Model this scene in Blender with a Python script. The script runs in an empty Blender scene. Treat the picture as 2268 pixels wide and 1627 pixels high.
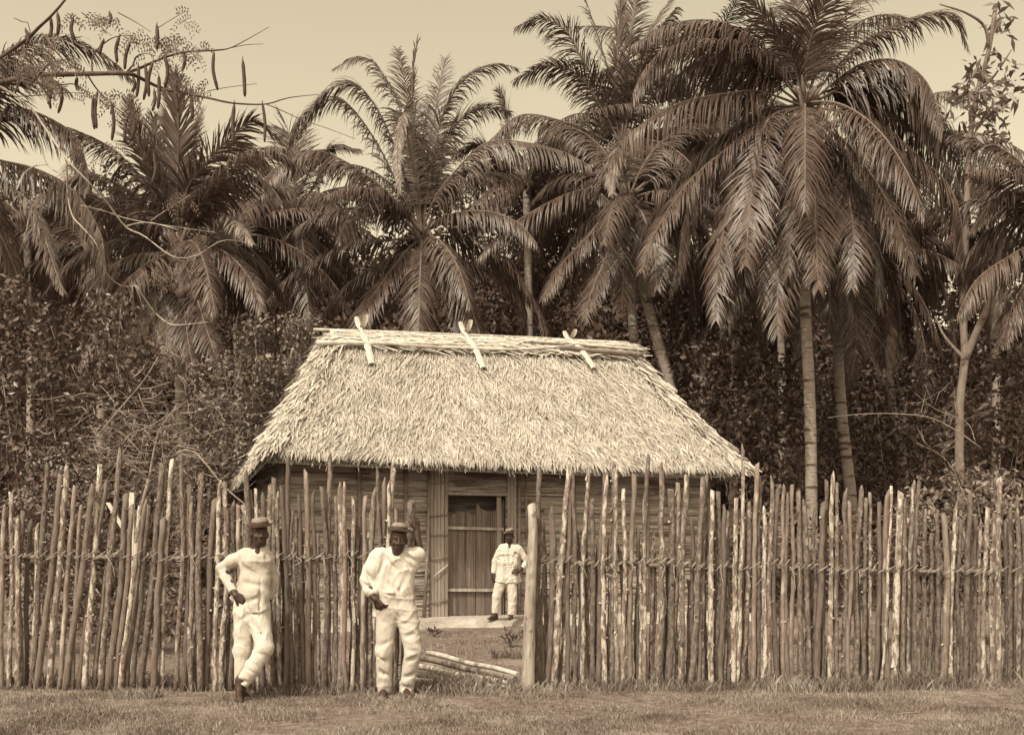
import bpy, bmesh, math, random
import numpy as np
from mathutils import Vector, Matrix
R = math.radians
rng = random.Random(7)
nrg = np.random.default_rng(11)
scene = bpy.context.scene
COL = scene.collection

# ------------------------------------------------------------------ camera
F = 2400.0; CH = 1.4; HX = 1133.5; HY = 1217.0
cam_d = bpy.data.cameras.new('camera'); cam = bpy.data.objects.new('camera', cam_d); COL.objects.link(cam)
cam.location = (0, 0, CH); cam.rotation_euler = (R(90), 0, 0)
cam_d.sensor_width = 36; cam_d.lens = F/2267*36; cam_d.shift_y = (HY-813.5)/2267
cam_d.clip_start = 0.1; cam_d.clip_end = 2000
scene.camera = cam
def W(px, py, D):
    return Vector(((px-HX)/F*D, D, CH+(HY-py)/F*D))

# ------------------------------------------------------------------ light
SUN_EL, SUN_AZ = 52, 30            # azimuth: from straight behind the camera towards the left
to_sun = Vector((-math.cos(R(SUN_EL))*math.sin(R(SUN_AZ)), -math.cos(R(SUN_EL))*math.cos(R(SUN_AZ)), math.sin(R(SUN_EL))))
world = bpy.data.worlds.new('World'); scene.world = world; world.use_nodes = True
nt = world.node_tree; nt.nodes.clear()
sky = nt.nodes.new('ShaderNodeTexSky'); sky.sky_type = 'NISHITA'; sky.sun_disc = False
sky.sun_elevation = R(SUN_EL); sky.sun_rotation = R(180+SUN_AZ); sky.dust_density = 3.0; sky.air_density = 1.5
bw = nt.nodes.new('ShaderNodeRGBToBW'); tint = nt.nodes.new('ShaderNodeMixRGB'); tint.blend_type = 'MULTIPLY'
tint.inputs[0].default_value = 1; tint.inputs[2].default_value = (1.24, 1.06, 0.73, 1)
bg = nt.nodes.new('ShaderNodeBackground'); bg.inputs[1].default_value = 0.15
wo = nt.nodes.new('ShaderNodeOutputWorld')
nt.links.new(sky.outputs[0], bw.inputs[0]); nt.links.new(bw.outputs[0], tint.inputs[1])
nt.links.new(tint.outputs[0], bg.inputs[0]); nt.links.new(bg.outputs[0], wo.inputs[0])
sl = bpy.data.lights.new('sun', 'SUN'); sl.energy = 2.1; sl.angle = R(0.5); sl.color = (1.0, 0.93, 0.78)
so = bpy.data.objects.new('sun', sl); COL.objects.link(so); so.rotation_euler = to_sun.to_track_quat('Z', 'Y').to_euler()
so.location = to_sun*60
scene.view_settings.view_transform = 'Standard'; scene.view_settings.look = 'None'
scene.view_settings.exposure = 0.6; scene.view_settings.gamma = 1
scene.cycles.max_bounces = 6; scene.cycles.diffuse_bounces = 4; scene.cycles.transparent_max_bounces = 4

# ------------------------------------------------------------------ helpers
def sep(v):
    """warm monochrome reflectance: darker things are redder brown, pale ones cream"""
    k = [(0.0, (1, .54, .42)), (0.04, (1, .58, .46)), (0.10, (1, .72, .63)), (0.2, (1, .83, .75)), (0.4, (1, .90, .82)), (0.75, (1, .95, .88)), (1.0, (1, .96, .9))]
    for (a, ca), (b, cb) in zip(k, k[1:]):
        if v <= b:
            t = (v-a)/(b-a); c = [ca[i]*(1-t)+cb[i]*t for i in range(3)]; break
    lum = .2126*c[0]+.7152*c[1]+.0722*c[2]
    return (min(1, c[0]*v/lum), min(1, c[1]*v/lum), min(1, c[2]*v/lum), 1)

def mat(name, lo, hi, scale=(8, 8, 8), detail=6, rough=.85, bump=.0, bscale=None, ramp=(.35, .65), isl=0.0, objr=0.0, transl=0.0, spec=.3, second=None):
    m = bpy.data.materials.new(name); m.use_nodes = True
    n = m.node_tree.nodes; l = m.node_tree.links; n.clear()
    out = n.new('ShaderNodeOutputMaterial'); bs = n.new('ShaderNodeBsdfPrincipled')
    bs.inputs['Roughness'].default_value = rough; bs.inputs['Specular IOR Level'].default_value = spec
    tc = n.new('ShaderNodeTexCoord'); mp = n.new('ShaderNodeMapping'); mp.inputs['Scale'].default_value = scale
    l.new(tc.outputs['Object'], mp.inputs['Vector'])
    no = n.new('ShaderNodeTexNoise'); no.inputs['Scale'].default_value = 1; no.inputs['Detail'].default_value = detail; no.inputs['Roughness'].default_value = .65
    l.new(mp.outputs[0], no.inputs['Vector'])
    cr = n.new('ShaderNodeValToRGB'); cr.color_ramp.elements[0].position = ramp[0]; cr.color_ramp.elements[1].position = ramp[1]
    cr.color_ramp.elements[0].color = sep(lo); cr.color_ramp.elements[1].color = sep(hi)
    l.new(no.outputs['Fac'], cr.inputs[0]); col = cr.outputs[0]
    if second:                                       # patches of another tone (bark plates, lichen, worn areas)
        sc2, lo2, pos, wid = second
        mp2 = n.new('ShaderNodeMapping'); mp2.inputs['Scale'].default_value = sc2; l.new(tc.outputs['Object'], mp2.inputs['Vector'])
        n2 = n.new('ShaderNodeTexNoise'); n2.inputs['Scale'].default_value = 1; n2.inputs['Detail'].default_value = 4; l.new(mp2.outputs[0], n2.inputs['Vector'])
        r2 = n.new('ShaderNodeValToRGB'); r2.color_ramp.elements[0].position = pos; r2.color_ramp.elements[1].position = pos+wid
        fac = n2.outputs['Fac']
        if objr:
            oi2 = n.new('ShaderNodeObjectInfo'); ma = n.new('ShaderNodeMath'); ma.operation = 'MULTIPLY_ADD'
            ma.inputs[1].default_value = .22; l.new(oi2.outputs['Random'], ma.inputs[0])
            ad = n.new('ShaderNodeMath'); ad.operation = 'SUBTRACT'; ad.inputs[1].default_value = .11
            l.new(fac, ma.inputs[2]); l.new(ma.outputs[0], ad.inputs[0]); fac = ad.outputs[0]
        l.new(fac, r2.inputs[0])
        mx = n.new('ShaderNodeMixRGB'); mx.inputs[2].default_value = sep(lo2); l.new(r2.outputs[0], mx.inputs[0]); l.new(col, mx.inputs[1]); col = mx.outputs[0]
    def vary(sock, amt, col):
        mr = n.new('ShaderNodeMapRange'); mr.inputs['To Min'].default_value = 1-amt; mr.inputs['To Max'].default_value = 1+amt
        l.new(sock, mr.inputs['Value'])
        vm = n.new('ShaderNodeVectorMath'); vm.operation = 'SCALE'; l.new(col, vm.inputs[0]); l.new(mr.outputs[0], vm.inputs['Scale'])
        return vm.outputs[0]
    if isl:
        g = n.new('ShaderNodeNewGeometry'); col = vary(g.outputs['Random Per Island'], isl, col)
    if objr:
        oi = n.new('ShaderNodeObjectInfo'); col = vary(oi.outputs['Random'], objr, col)
    l.new(col, bs.inputs['Base Color'])
    if bump:
        nb = no
        if bscale:
            mp3 = n.new('ShaderNodeMapping'); mp3.inputs['Scale'].default_value = bscale; l.new(tc.outputs['Object'], mp3.inputs['Vector'])
            nb = n.new('ShaderNodeTexNoise'); nb.inputs['Scale'].default_value = 1; nb.inputs['Detail'].default_value = 6; l.new(mp3.outputs[0], nb.inputs['Vector'])
        b = n.new('ShaderNodeBump'); b.inputs['Strength'].default_value = 1; b.inputs['Distance'].default_value = bump
        l.new(nb.outputs['Fac'], b.inputs['Height']); l.new(b.outputs[0], bs.inputs['Normal'])
    sh = bs.outputs[0]
    if transl:
        tr = n.new('ShaderNodeBsdfTranslucent'); l.new(col, tr.inputs['Color'])
        ms = n.new('ShaderNodeMixShader'); ms.inputs[0].default_value = transl
        l.new(bs.outputs[0], ms.inputs[1]); l.new(tr.outputs[0], ms.inputs[2]); sh = ms.outputs[0]
    l.new(sh, out.inputs['Surface'])
    return m

M = {}
M['grass_ground'] = mat('soil_and_turf', .08, .22, (9, 9, 9), 9, bump=.02, bscale=(40, 40, 40), second=((.7, .7, .7), .30, .55, .2))
M['grass'] = mat('grass_blade', .12, .34, (1.2, 1.2, 1.2), 4, rough=.6, isl=.45, transl=.2)
M['earth'] = mat('trodden_earth', .30, .48, (5, 5, 5), 8, bump=.02, bscale=(25, 25, 25))
M['thatch'] = mat('palm_thatch', .40, .56, (2.5, 2.5, 2.5), 5, rough=.8, isl=.20, transl=.1)
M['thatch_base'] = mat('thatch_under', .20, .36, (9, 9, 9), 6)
M['ridge'] = mat('ridge_leaf', .44, .58, (2, 14, 14), 5, rough=.7, isl=.12, bump=.01)
M['spathe'] = mat('dry_spathe', .40, .60, (22, 22, 5), 6, rough=.8, bump=.012)
M['pole'] = mat('peeled_pole', .36, .6, (9, 9, 9), 5, bump=.006)
M['pole_dark'] = mat('weathered_pole', .14, .26, (9, 9, 9), 5, bump=.006)
M['slat'] = mat('split_bamboo', .20, .42, (1.5, 6, 30), 6, rough=.7, isl=.28, bump=.006, second=((1.2, 1.2, 5), .12, .55, .12))
M['gap_shade'] = mat('cane_gap_shade', .08, .12, (4, 4, 4), 4)  # dark tone painted as the shade between the wall canes
M['door'] = mat('door_cane', .10, .21, (28, 28, 1.2), 6, rough=.7, isl=.25, bump=.005)
M['jamb'] = mat('jamb_bamboo', .19, .32, (24, 24, 1.5), 6, rough=.65, isl=.15, bump=.004)
M['stake'] = mat('stake_bark', .09, .25, (34, 34, 13), 8, rough=.9, bump=.02, bscale=(60, 60, 24), objr=.32, ramp=(.36, .64), second=((24, 24, 8), .40, .585, .05))
M['stake_smooth'] = mat('stake_smooth_bark', .09, .22, (30, 30, 8), 7, rough=.85, bump=.008, bscale=(50, 50, 12), objr=.35, ramp=(.3, .7), second=((9, 9, 3.5), .32, .63, .08))
M['cut'] = mat('cut_wood', .50, .66, (20, 20, 20), 4)
M['post'] = mat('gate_post_wood', .22, .46, (16, 16, 2.0), 7, bump=.012, bscale=(40, 40, 5))
M['vine'] = mat('lashing_vine', .20, .40, (14, 14, 14), 4)
M['frond'] = mat('palm_leaflet', .052, .115, (.8, .8, .8), 3, rough=.42, isl=.45, transl=.22, spec=.45)
M['frond_pale'] = mat('dry_leaflet', .16, .30, (1.5, 1.5, 1.5), 3, rough=.55, isl=.35, transl=.25)
M['rachis'] = mat('palm_rachis', .09, .17, (3, 3, 3), 3, rough=.5)
M['trunk'] = mat('palm_bark', .20, .32, (6, 6, 12), 6, bump=.02, bscale=(3, 3, 26), second=((1.2, 1.2, 9), .07, .58, .06))
M['trunk_pale'] = mat('lit_pale_bark', .24, .42, (7, 7, 3), 6, bump=.01, second=((5, 5, 5), .12, .58, .08))  # pale tone puts sunlight into the lower pod-tree boughs; trunk shares it
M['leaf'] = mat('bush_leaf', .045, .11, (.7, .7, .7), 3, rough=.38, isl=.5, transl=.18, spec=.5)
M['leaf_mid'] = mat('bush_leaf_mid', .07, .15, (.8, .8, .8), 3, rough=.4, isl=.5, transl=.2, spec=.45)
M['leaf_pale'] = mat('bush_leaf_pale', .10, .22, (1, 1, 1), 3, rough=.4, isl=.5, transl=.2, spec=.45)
M['forest'] = mat('far_leaf_shade', .04, .085, (.3, .3, .3), 3, rough=.45, isl=.5, transl=.15)  # low tone puts the deep shade of the woods into the leaf colour
M['trunk_grey'] = mat('grey_bark', .12, .22, (7, 7, 3), 6, bump=.01, second=((5, 5, 5), .07, .58, .08))  # darker grey bark for the forked tree
M['twig'] = mat('dry_twig', .16, .30, (5, 5, 5), 3, isl=.3)
M['branch'] = mat('pod_bark_backlit', .04, .09, (6, 6, 6), 4)  # same tree's bark darkened in colour, as boughs silhouetted against the sky
M['pod'] = mat('seed_pod', .035, .06, (20, 20, 10), 3, rough=.6)
M['nut'] = mat('coconut_husk', .07, .14, (9, 9, 9), 3, rough=.5)
M['cloth'] = mat('white_cotton', .52, .60, (9, 9, 9), 6, rough=.95, bump=.012, bscale=(26, 26, 12), spec=.05)
M['cloth_grey'] = mat('greyed_cotton', .42, .52, (9, 9, 9), 6, rough=.95, bump=.013, bscale=(26, 26, 12), spec=.05)
M['skin'] = mat('dark_skin', .03, .045, (14, 14, 14), 3, rough=.5)
M['eye'] = mat('eye_white', .07, .08, (30, 30, 30), 2, rough=.3)
M['straw'] = mat('plaited_straw', .15, .27, (30, 30, 60), 4, rough=.7, bump=.004)
M['band'] = mat('hat_band_cloth', .05, .08, (20, 20, 20), 3)

def tag(o, label, cat, group=None, kind=None):
    if label: o['label'] = label
    if cat: o['category'] = cat
    if group: o['group'] = group
    if kind: o['kind'] = kind
    return o
def wloc(o):
    v = Vector(o.location)
    while o.parent: o = o.parent; v += Vector(o.location)
    return v
def empty(name, loc, label, cat, group=None):
    o = bpy.data.objects.new(name, None); COL.objects.link(o); o.location = loc; o.empty_display_size = .2
    return tag(o, label, cat, group)
def link_mesh(me, name, parent=None, origin=None):
    """vertices are given in world space; the object's origin goes to its parent's or to `origin`"""
    off = wloc(parent) if parent else (Vector(origin) if origin is not None else Vector((0, 0, 0)))
    if off.length: me.transform(Matrix.Translation(-off))
    o = bpy.data.objects.new(name, me); COL.objects.link(o)
    if parent: o.parent = parent
    else: o.location = off
    return o
class MB:
    def __init__(s): s.v = []; s.f = []; s.m = []
    def add(s, vs, fs, mi=0):
        b = len(s.v); s.v += [tuple(v) for v in vs]; s.f += [tuple(b+i for i in f) for f in fs]; s.m += [mi]*len(fs)
    def tube(s, pts, rad, n=8, cap=True, mi=0, jit=0.0, slant=None, capmi=None):
        pts = [Vector(p) for p in pts]
        if not hasattr(rad, '__len__'): rad = [rad]*len(pts)
        T0 = (pts[1]-pts[0]).normalized()
        N = T0.orthogonal().normalized() if abs(T0.z) > .9 else T0.cross(Vector((0, 0, 1))).normalized()
        b = len(s.v)
        for i, p in enumerate(pts):
            T = (pts[min(i+1, len(pts)-1)]-pts[max(i-1, 0)]).normalized()
            N = (N-T*N.dot(T)).normalized(); Bn = T.cross(N)
            for k in range(n):
                a = 2*math.pi*k/n; r = rad[i]*(1+(rng.uniform(-jit, jit) if jit else 0))
                d = N*math.cos(a)+Bn*math.sin(a); q = p+d*r
                if slant is not None and i == len(pts)-1: q = q+T*(d.dot(slant[0])*slant[1]*rad[i])
                s.v.append(tuple(q))
        for i in range(len(pts)-1):
            for k in range(n):
                k2 = (k+1) % n
                s.f.append((b+i*n+k, b+i*n+k2, b+(i+1)*n+k2, b+(i+1)*n+k)); s.m.append(mi)
        if cap:
            s.f.append(tuple(b+k for k in range(n))[::-1]); s.m.append(mi)
            e = b+(len(pts)-1)*n; s.f.append(tuple(e+k for k in range(n))); s.m.append(mi if capmi is None else capmi)
    def box(s, o, ex, ey, ez, mi=0):
        o = Vector(o); ex, ey, ez = Vector(ex), Vector(ey), Vector(ez)
        vs = [o+ex*i+ey*j+ez*k for k in (0, 1) for j in (0, 1) for i in (0, 1)]
        s.add(vs, [(0, 2, 3, 1), (4, 5, 7, 6), (0, 1, 5, 4), (2, 6, 7, 3), (0, 4, 6, 2), (1, 3, 7, 5)], mi)
    def build(s, name, mats, parent=None, smooth=True, origin=None, autosmooth=None):
        me = bpy.data.meshes.new(name); me.from_pydata(s.v, [], s.f)
        for m in (mats if isinstance(mats, (list, tuple)) else [mats]): me.materials.append(m)
        me.polygons.foreach_set('material_index', s.m)
        me.polygons.foreach_set('use_smooth', [smooth and len(f) <= 4 for f in s.f])
        me.update()
        return link_mesh(me, name, parent, origin)
def np_mesh(name, verts, faces, mats, parent=None, smooth=False, origin=None):
    me = bpy.data.meshes.new(name); k = faces.shape[1]; nf = len(faces)
    me.vertices.add(len(verts)); me.vertices.foreach_set('co', np.ascontiguousarray(verts, dtype=np.float32).ravel())
    me.loops.add(nf*k); me.loops.foreach_set('vertex_index', np.ascontiguousarray(faces, dtype=np.int32).ravel())
    me.polygons.add(nf); me.polygons.foreach_set('loop_start', np.arange(0, nf*k, k, dtype=np.int32))
    try: me.polygons.foreach_set('loop_total', np.full(nf, k, dtype=np.int32))
    except Exception: pass
    me.materials.append(mats); me.update(calc_edges=True); me.validate()
    me.polygons.foreach_set('use_smooth', [smooth]*len(me.polygons))
    return link_mesh(me, name, parent, origin)
def curve(pts, n):
    """Catmull-Rom through the points, n samples"""
    P = [Vector(p) for p in pts]; P = [P[0]*2-P[1]]+P+[P[-1]*2-P[-2]]
    segs = len(P)-3; L = [(P[i+2]-P[i+1]).length for i in range(segs)]; tot = sum(L); out = []
    for j in range(n):
        d = tot*j/(n-1); i = 0
        while i < segs-1 and d > L[i]: d -= L[i]; i += 1
        t = min(1, d/max(L[i], 1e-6)); a, b, c, e = P[i:i+4]
        out.append(0.5*((2*b)+(c-a)*t+(2*a-5*b+4*c-e)*t*t+(3*b-a-3*c+e)*t**3))
    return out
def norm(a): return a/np.maximum(np.linalg.norm(a, axis=-1, keepdims=True), 1e-9)

# ------------------------------------------------------------------ ground
def ground_z(x, y):
    return 0.0
gm = MB()
xs = sorted(set([-400, -120, -60, -30]+[i*1.5-15 for i in range(21)]+[30, 60, 120, 400])); ys = sorted(set([-60, 0, 4]+[6+i*1.2 for i in range(18)]+[32, 40, 60, 120, 500]))
vv = [(x, y, (rng.uniform(-.015, .015) if 6 < y < 26 and abs(x) < 15 else 0)) for y in ys for x in xs]; nx = len(xs)
gm.add(vv, [(j*nx+i, j*nx+i+1, (j+1)*nx+i+1, (j+1)*nx+i) for j in range(len(ys)-1) for i in range(nx-1)])
go = gm.build('ground', M['grass_ground']); tag(go, None, None, kind='structure')

# added dark rise, a made-up backdrop blocking bright sky gaps behind the trees
hm = MB(); nx2, ny2 = 90, 8; hv = []
for j in range(ny2):
    for i in range(nx2):
        x = -70+140*i/(nx2-1); px = HX+x/56*F
        top = 1.4+(HY-np.interp(px, [-500, 0, 1000, 1700, 1950, 2150, 2300, 2700], [600, 560, 540, 560, 640, 730, 690, 600]))/F*56
        t = j/(ny2-1); hv.append((x, 50+12*t+rng.uniform(-.8, .8), -.1+(top+rng.uniform(-.9, .6))*math.sin(t*math.pi*.5)))
hm.add(hv, [(j*nx2+i, j*nx2+i+1, (j+1)*nx2+i+1, (j+1)*nx2+i) for j in range(ny2-1) for i in range(nx2-1)])
M['backdrop'] = mat('backdrop_rise', .03, .07, (1.6, 1.6, 1.6), 10, bump=.25, bscale=(2.2, 2.2, 2.2))
tag(hm.build('backdrop_rise', M['backdrop']), None, None, kind='structure')
# ------------------------------------------------------------------ thatched house
HA = Vector((-4.19, 18.5, 0)); U = Vector((math.cos(R(20)), math.sin(R(20)), 0)); V = Vector((-math.sin(R(20)), math.cos(R(20)), 0))
def H(a, b, z): return HA+U*a+V*b+Vector((0, 0, z))
house = empty('thatched_house', H(4.8, 3.5, 0), 'low thatched house with slatted bamboo walls standing in the yard behind the stake fence', 'house')
EL, EW = 9.38, 7.0
def eave_z(s): return 3.10-.05*s-.05*math.sin(math.pi*s)
RL, RR = H(1.82, 3.5, 5.84), H(8.42, 3.5, 6.02)
E00, E10, E11, E01 = H(0, 0, eave_z(0)), H(EL, 0, eave_z(1)), H(EL, EW, 2.95), H(0, EW, 2.80)
def face_pt(e0, e1, r0, r1, s, t, sag=.16):
    e = e0.lerp(e1, s); r = r0.lerp(r1, s); p = e.lerp(r, t)
    p = p+Vector((0, 0, -sag*math.sin(math.pi*t)*.55 + .09*math.sin(s*9+t*3)*math.sin(math.pi*t)*.5))
    p.z -= .05*math.sin(math.pi*s)*(1-t)
    return p
FACES = [(E00, E10, RL, RR), (E01, E00, RL, RL), (E10, E11, RR, RR), (E11, E01, RR, RL)]
rb = MB()
for (e0, e1, r0, r1) in FACES:
    ns, n_t = 24, 10; b = len(rb.v); vs = []
    for j in range(n_t+1):
        for i in range(ns+1):
            vs.append(face_pt(e0, e1, r0, r1, i/ns, j/n_t)-Vector((0, 0, .05)))
    fs = [(j*(ns+1)+i, j*(ns+1)+i+1, (j+1)*(ns+1)+i+1, (j+1)*(ns+1)+i) for j in range(n_t) for i in range(ns)]
    rb.add(vs, fs)
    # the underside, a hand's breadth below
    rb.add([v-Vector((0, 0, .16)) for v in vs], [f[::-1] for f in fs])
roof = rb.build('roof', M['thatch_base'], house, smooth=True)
def thatch(faces_n):
    VV, FF = [], []; base = 0
    for (e0, e1, r0, r1), cnt in faces_n:
        dn0 = ((e0+e1)/2-(r0+r1)/2).normalized(); al = (e1-e0).normalized(); nrm = al.cross(-dn0).normalized()
        for i in range(cnt):
            t = rng.random()**.9*1.0; s = rng.random()
            if r0 == r1 and rng.random() < t: t = rng.random()*.6
            p = face_pt(e0, e1, r0, r1, s, t)
            dn = (e0.lerp(e1, s)-r0.lerp(r1, s)).normalized()
            ang = rng.gauss(0, .26)+.38*math.sin(s*23+2.3*math.sin(t*9))*math.sin(t*11+s*6); sw = al*math.sin(ang)+dn*math.cos(ang)
            ln = rng.uniform(.18, .52); w = rng.uniform(.005, .014); lift = rng.uniform(.006, .04)*(2.6 if rng.random() < .15 else 1); tw = rng.gauss(0, .5)
            side = (sw.cross(nrm)*math.cos(tw)+nrm*math.sin(tw)).normalized()
            if t < .05: ln *= .7
            p0 = p+nrm*rng.uniform(-.01, .02); p1 = p0+sw*ln*.55+nrm*lift; p2 = p0+sw*ln+nrm*(lift*rng.uniform(.2, 1.25)-.02)+Vector((0, 0, -.03*ln))
            VV += [p0-side*w*.6, p0+side*w*.6, p1-side*w, p1+side*w, p2-side*w*.25, p2+side*w*.25]
            FF += [(base, base+1, base+3, base+2), (base+2, base+3, base+5, base+4)]; base += 6
        # ragged eave fringe
        for i in range(int((e1-e0).length*130)):
            s = rng.random(); p = face_pt(e0, e1, r0, r1, s, rng.uniform(0, .035))-Vector((0, 0, rng.uniform(-.02, .16)))
            dn = (e0.lerp(e1, s)-r0.lerp(r1, s)).normalized(); ang = rng.gauss(0, .5)
            sw = (al*math.sin(ang)+dn*math.cos(ang)+Vector((0, 0, -rng.uniform(.0, .9)))).normalized(); ln = rng.uniform(.06, .20); w = rng.uniform(.006, .016)
            side = sw.cross(nrm).normalized(); p2 = p+sw*ln
            VV += [p-side*w, p+side*w, p2-side*w*.3, p2+side*w*.3]; FF += [(base, base+1, base+3, base+2)]; base += 4
    return VV, FF
VV, FF = thatch([(FACES[0], 62000), (FACES[1], 21000), (FACES[2], 4500), (FACES[3], 4500)])
# hip lines: bundles laid down along the corners
for (r, e, n_) in ((RL, E00, 1500), (RR, E10, 1500), (RL, E01, 800)):
    d = (e-r).normalized(); sd = d.cross(Vector((0, 0, 1))).normalized(); up = sd.cross(d).normalized()
    for i in range(n_):
        t = rng.random(); p = r.lerp(e, t)+Vector((0, 0, -.09*math.sin(math.pi*t)+.02))+sd*rng.gauss(0, .1)-up*abs(rng.gauss(0, .05))+up*.05
        sw = (d+sd*rng.gauss(0, .22)+up*rng.uniform(-.05, .16)).normalized(); ln = rng.uniform(.2, .5); w = rng.uniform(.015, .04)
        side = (sw.cross(up)+up*rng.gauss(0, .4)).normalized(); b = len(VV); p1 = p+sw*ln
        VV += [p-side*w, p+side*w, p1-side*w*.3, p1+side*w*.3]; FF += [(b, b+1, b+3, b+2)]
tb = MB(); tb.add(VV, FF); th = tb.build('thatch', M['thatch'], roof, smooth=False)

# ridge cover: overlapping smooth leaves folded over the crest, front and back
rc = MB(); ridir = (RR-RL).normalized(); fdn = ((E00+E10)/2-(RL+RR)/2).normalized(); bdn = ((E11+E01)/2-(RL+RR)/2).normalized()
fn = ridir.cross(-fdn).normalized(); bn = bdn.cross(-ridir).normalized()
if fn.z < 0: fn = -fn
if bn.z < 0: bn = -bn
for dn, nn, lenn in ((fdn, fn, .64), (bdn, bn, .6)):
    ns = 40; vs = []
    for j in range(6):
        for i in range(ns+1):
            s = -.015+1.03*i/ns; p = RL.lerp(RR, s)+dn*(lenn*j/5*(1+.06*math.sin(i*1.7)))+nn*(.09+.03*math.sin(j*.9)+.012*math.sin(i*2.3+j))
            if j == 0: p = RL.lerp(RR, s)+Vector((0, 0, .12+.012*math.sin(i*1.3)))
            vs.append(p)
    rc.add(vs, [(j*(ns+1)+i, j*(ns+1)+i+1, (j+1)*(ns+1)+i+1, (j+1)*(ns+1)+i) for j in range(5) for i in range(ns)])
    for i in range(900):
        s = rng.uniform(-.01, 1.01); t = rng.random(); p = RL.lerp(RR, s)+dn*lenn*t*.9+nn*rng.uniform(.10, .14)
        sw = (dn*rng.uniform(.0, .7)+ridir*rng.choice((-1, 1, 1))*rng.uniform(.7, 1.4)+nn*rng.uniform(-.02, .05)).normalized(); ln = rng.uniform(.2, .6); w = rng.uniform(.012, .04)
        side = sw.cross(nn).normalized(); p1 = p+sw*ln
        rc.add([p-side*w, p+side*w, p1-side*w*.3, p1+side*w*.3], [(0, 1, 3, 2)])
rc.build('ridge_cover', M['ridge'], roof, smooth=False)
def on_front(s, d, up): return RL.lerp(RR, s)+fdn*d+fn*up
def ridge_pole(spec, r0, r1, m, n=14):
    mb = MB(); pts = curve([on_front(*p) for p in spec], n)
    mb.tube([p+Vector((0, 0, rng.uniform(-.006, .006))) for p in pts], [r0+(r1-r0)*i/(n-1) for i in range(n)], 7, jit=.12); mb.build('ridge_pole', M[m], roof)
ridge_pole([(-.065, -.07, .07), (.2, -.05, .10), (.6, -.04, .11), (1.02, -.03, .10)], .03, .022, 'pole')
ridge_pole([(-.06, .60, .13), (.12, .60, .16), (.3, .50, .15), (.62, .40, .13)], .055, .02, 'pole')
ridge_pole([(.10, .60, .19), (.3, .66, .17), (.55, .66, .17), (.70, .50, .17), (.82, .28, .17)], .028, .018, 'pole')
ridge_pole([(.74, .50, .20), (.86, .57, .18), (1.04, .62, .15)], .045, .06, 'pole_dark')
ridge_pole([(.62, .26, .16), (.8, .32, .17), (1.03, .42, .15)], .02, .02, 'pole_dark')
# three ridge saddles: a split spathe laid down each slope, its ends crossing above the crest
for s, L_, top, lean in ((.085, 1.28, .36, .02), (.43, 1.30, .36, .03), (.80, 1.16, .26, .045)):
    root = None
    for k, (dn, nn) in enumerate(((fdn, fn), (bdn, bn))):
        mb = MB(); sg = -1 if k == 0 else 1
        cr_ = RL.lerp(RR, s); zz = Vector((0, 0, 1))
        path = [cr_+zz*(top-.02)-dn*.14+ridir*(-.08 if k == 0 else .07), cr_+zz*(top*.58)-dn*.06+ridir*(-.03 if k == 0 else .03), cr_+dn*.07+nn*.17,
                RL.lerp(RR, s+lean*.5)+dn*.6+nn*.19, RL.lerp(RR, s+lean)+dn*L_+nn*.10]
        pts = curve(path, 16); vs = []
        for i, p in enumerate(pts):
            t = i/15; wdt = (.10 if i > 5 else .075+.035*abs(2.2-i)*.6); wdt = (.06, .075, .07, .055, .045, .045)[i] if i < 6 else .085+.012*math.sin(i*2.1)
            for q in range(7):
                a = (q-3)/3*.95
                vs.append(p+ridir*math.sin(a)*wdt+nn*(math.cos(a)-1)*wdt*.9)
        mb.add(vs, [(i*7+q, i*7+q+1, (i+1)*7+q+1, (i+1)*7+q) for i in range(15) for q in range(6)])
        vs2 = [v-nn*.015 for v in vs]; mb.add(vs2, [(i*7+q, (i+1)*7+q, (i+1)*7+q+1, i*7+q+1) for i in range(15) for q in range(6)])
        mb.build('ridge_saddle', M['spathe'], roof)

# walls of split bamboo in courses
wl, wr, wf, wb = .42, 9.05, .75, 6.3
DOOR0, DOOR1, DOORZ = 3.44, 4.60, 2.43
def wall_panel(o, ax, out, length, z0, z1, gaps, name, top=None):
    """courses of horizontal split canes; o: origin, ax: along, out: outward normal"""
    mb = MB(); z = z0; row = 0
    while z < z1:
        h = rng.uniform(.022, .04); course = (row % 9 == 0)
        x = -rng.uniform(0, .5)
        while x < length:
            ln = rng.uniform(.5, 2.4); a0, a1 = max(0, x), min(length, x+ln); x += ln
            for (g0, g1, gz) in gaps:
                if z < gz:
                    if a0 >= g0 and a1 <= g1: a0 = a1
                    elif a0 < g0 < a1: a1 = g0
                    elif a0 < g1 < a1: a0 = g1
            if a1-a0 < .03 or rng.random() < .02: continue
            d = rng.uniform(.0, .010)+(.022 if course else 0); tz = rng.uniform(-.008, .008)
            p = o+ax*a0+Vector((0, 0, z))+out*d
            mb.box(p, ax*(a1-a0-.004)+Vector((0, 0, tz)), out*.014+Vector((0, 0, -.004)), Vector((0, 0, h-.004))+out*rng.uniform(-.009, .004))
        z += h; row += 1
    for (a0, a1, za, zb_) in ([(0, length, z0, z1)] if not gaps else [(0, gaps[0][0], z0, z1), (gaps[0][1], length, z0, z1), (gaps[0][0], gaps[0][1], gaps[0][2], z1)]):
        mb.box(o+ax*a0-out*.035+Vector((0, 0, za)), ax*(a1-a0), out*.03, Vector((0, 0, zb_-za)), 1)  # added dark sheet, stands in for shade in the cane gaps
    return mb.build(name, [M['slat'], M['gap_shade']], house, smooth=False)
wz0, wz1 = .10, 3.25
wfront = wall_panel(H(wl, wf, 0), U, -V, wr-wl, wz0, wz1, [(DOOR0-wl, DOOR1-wl, DOORZ)], 'front_wall')
wall_panel(H(wl, wf+.02, 0), V, -U, wb-wf, wz0, wz1, [], 'side_wall')
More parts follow.
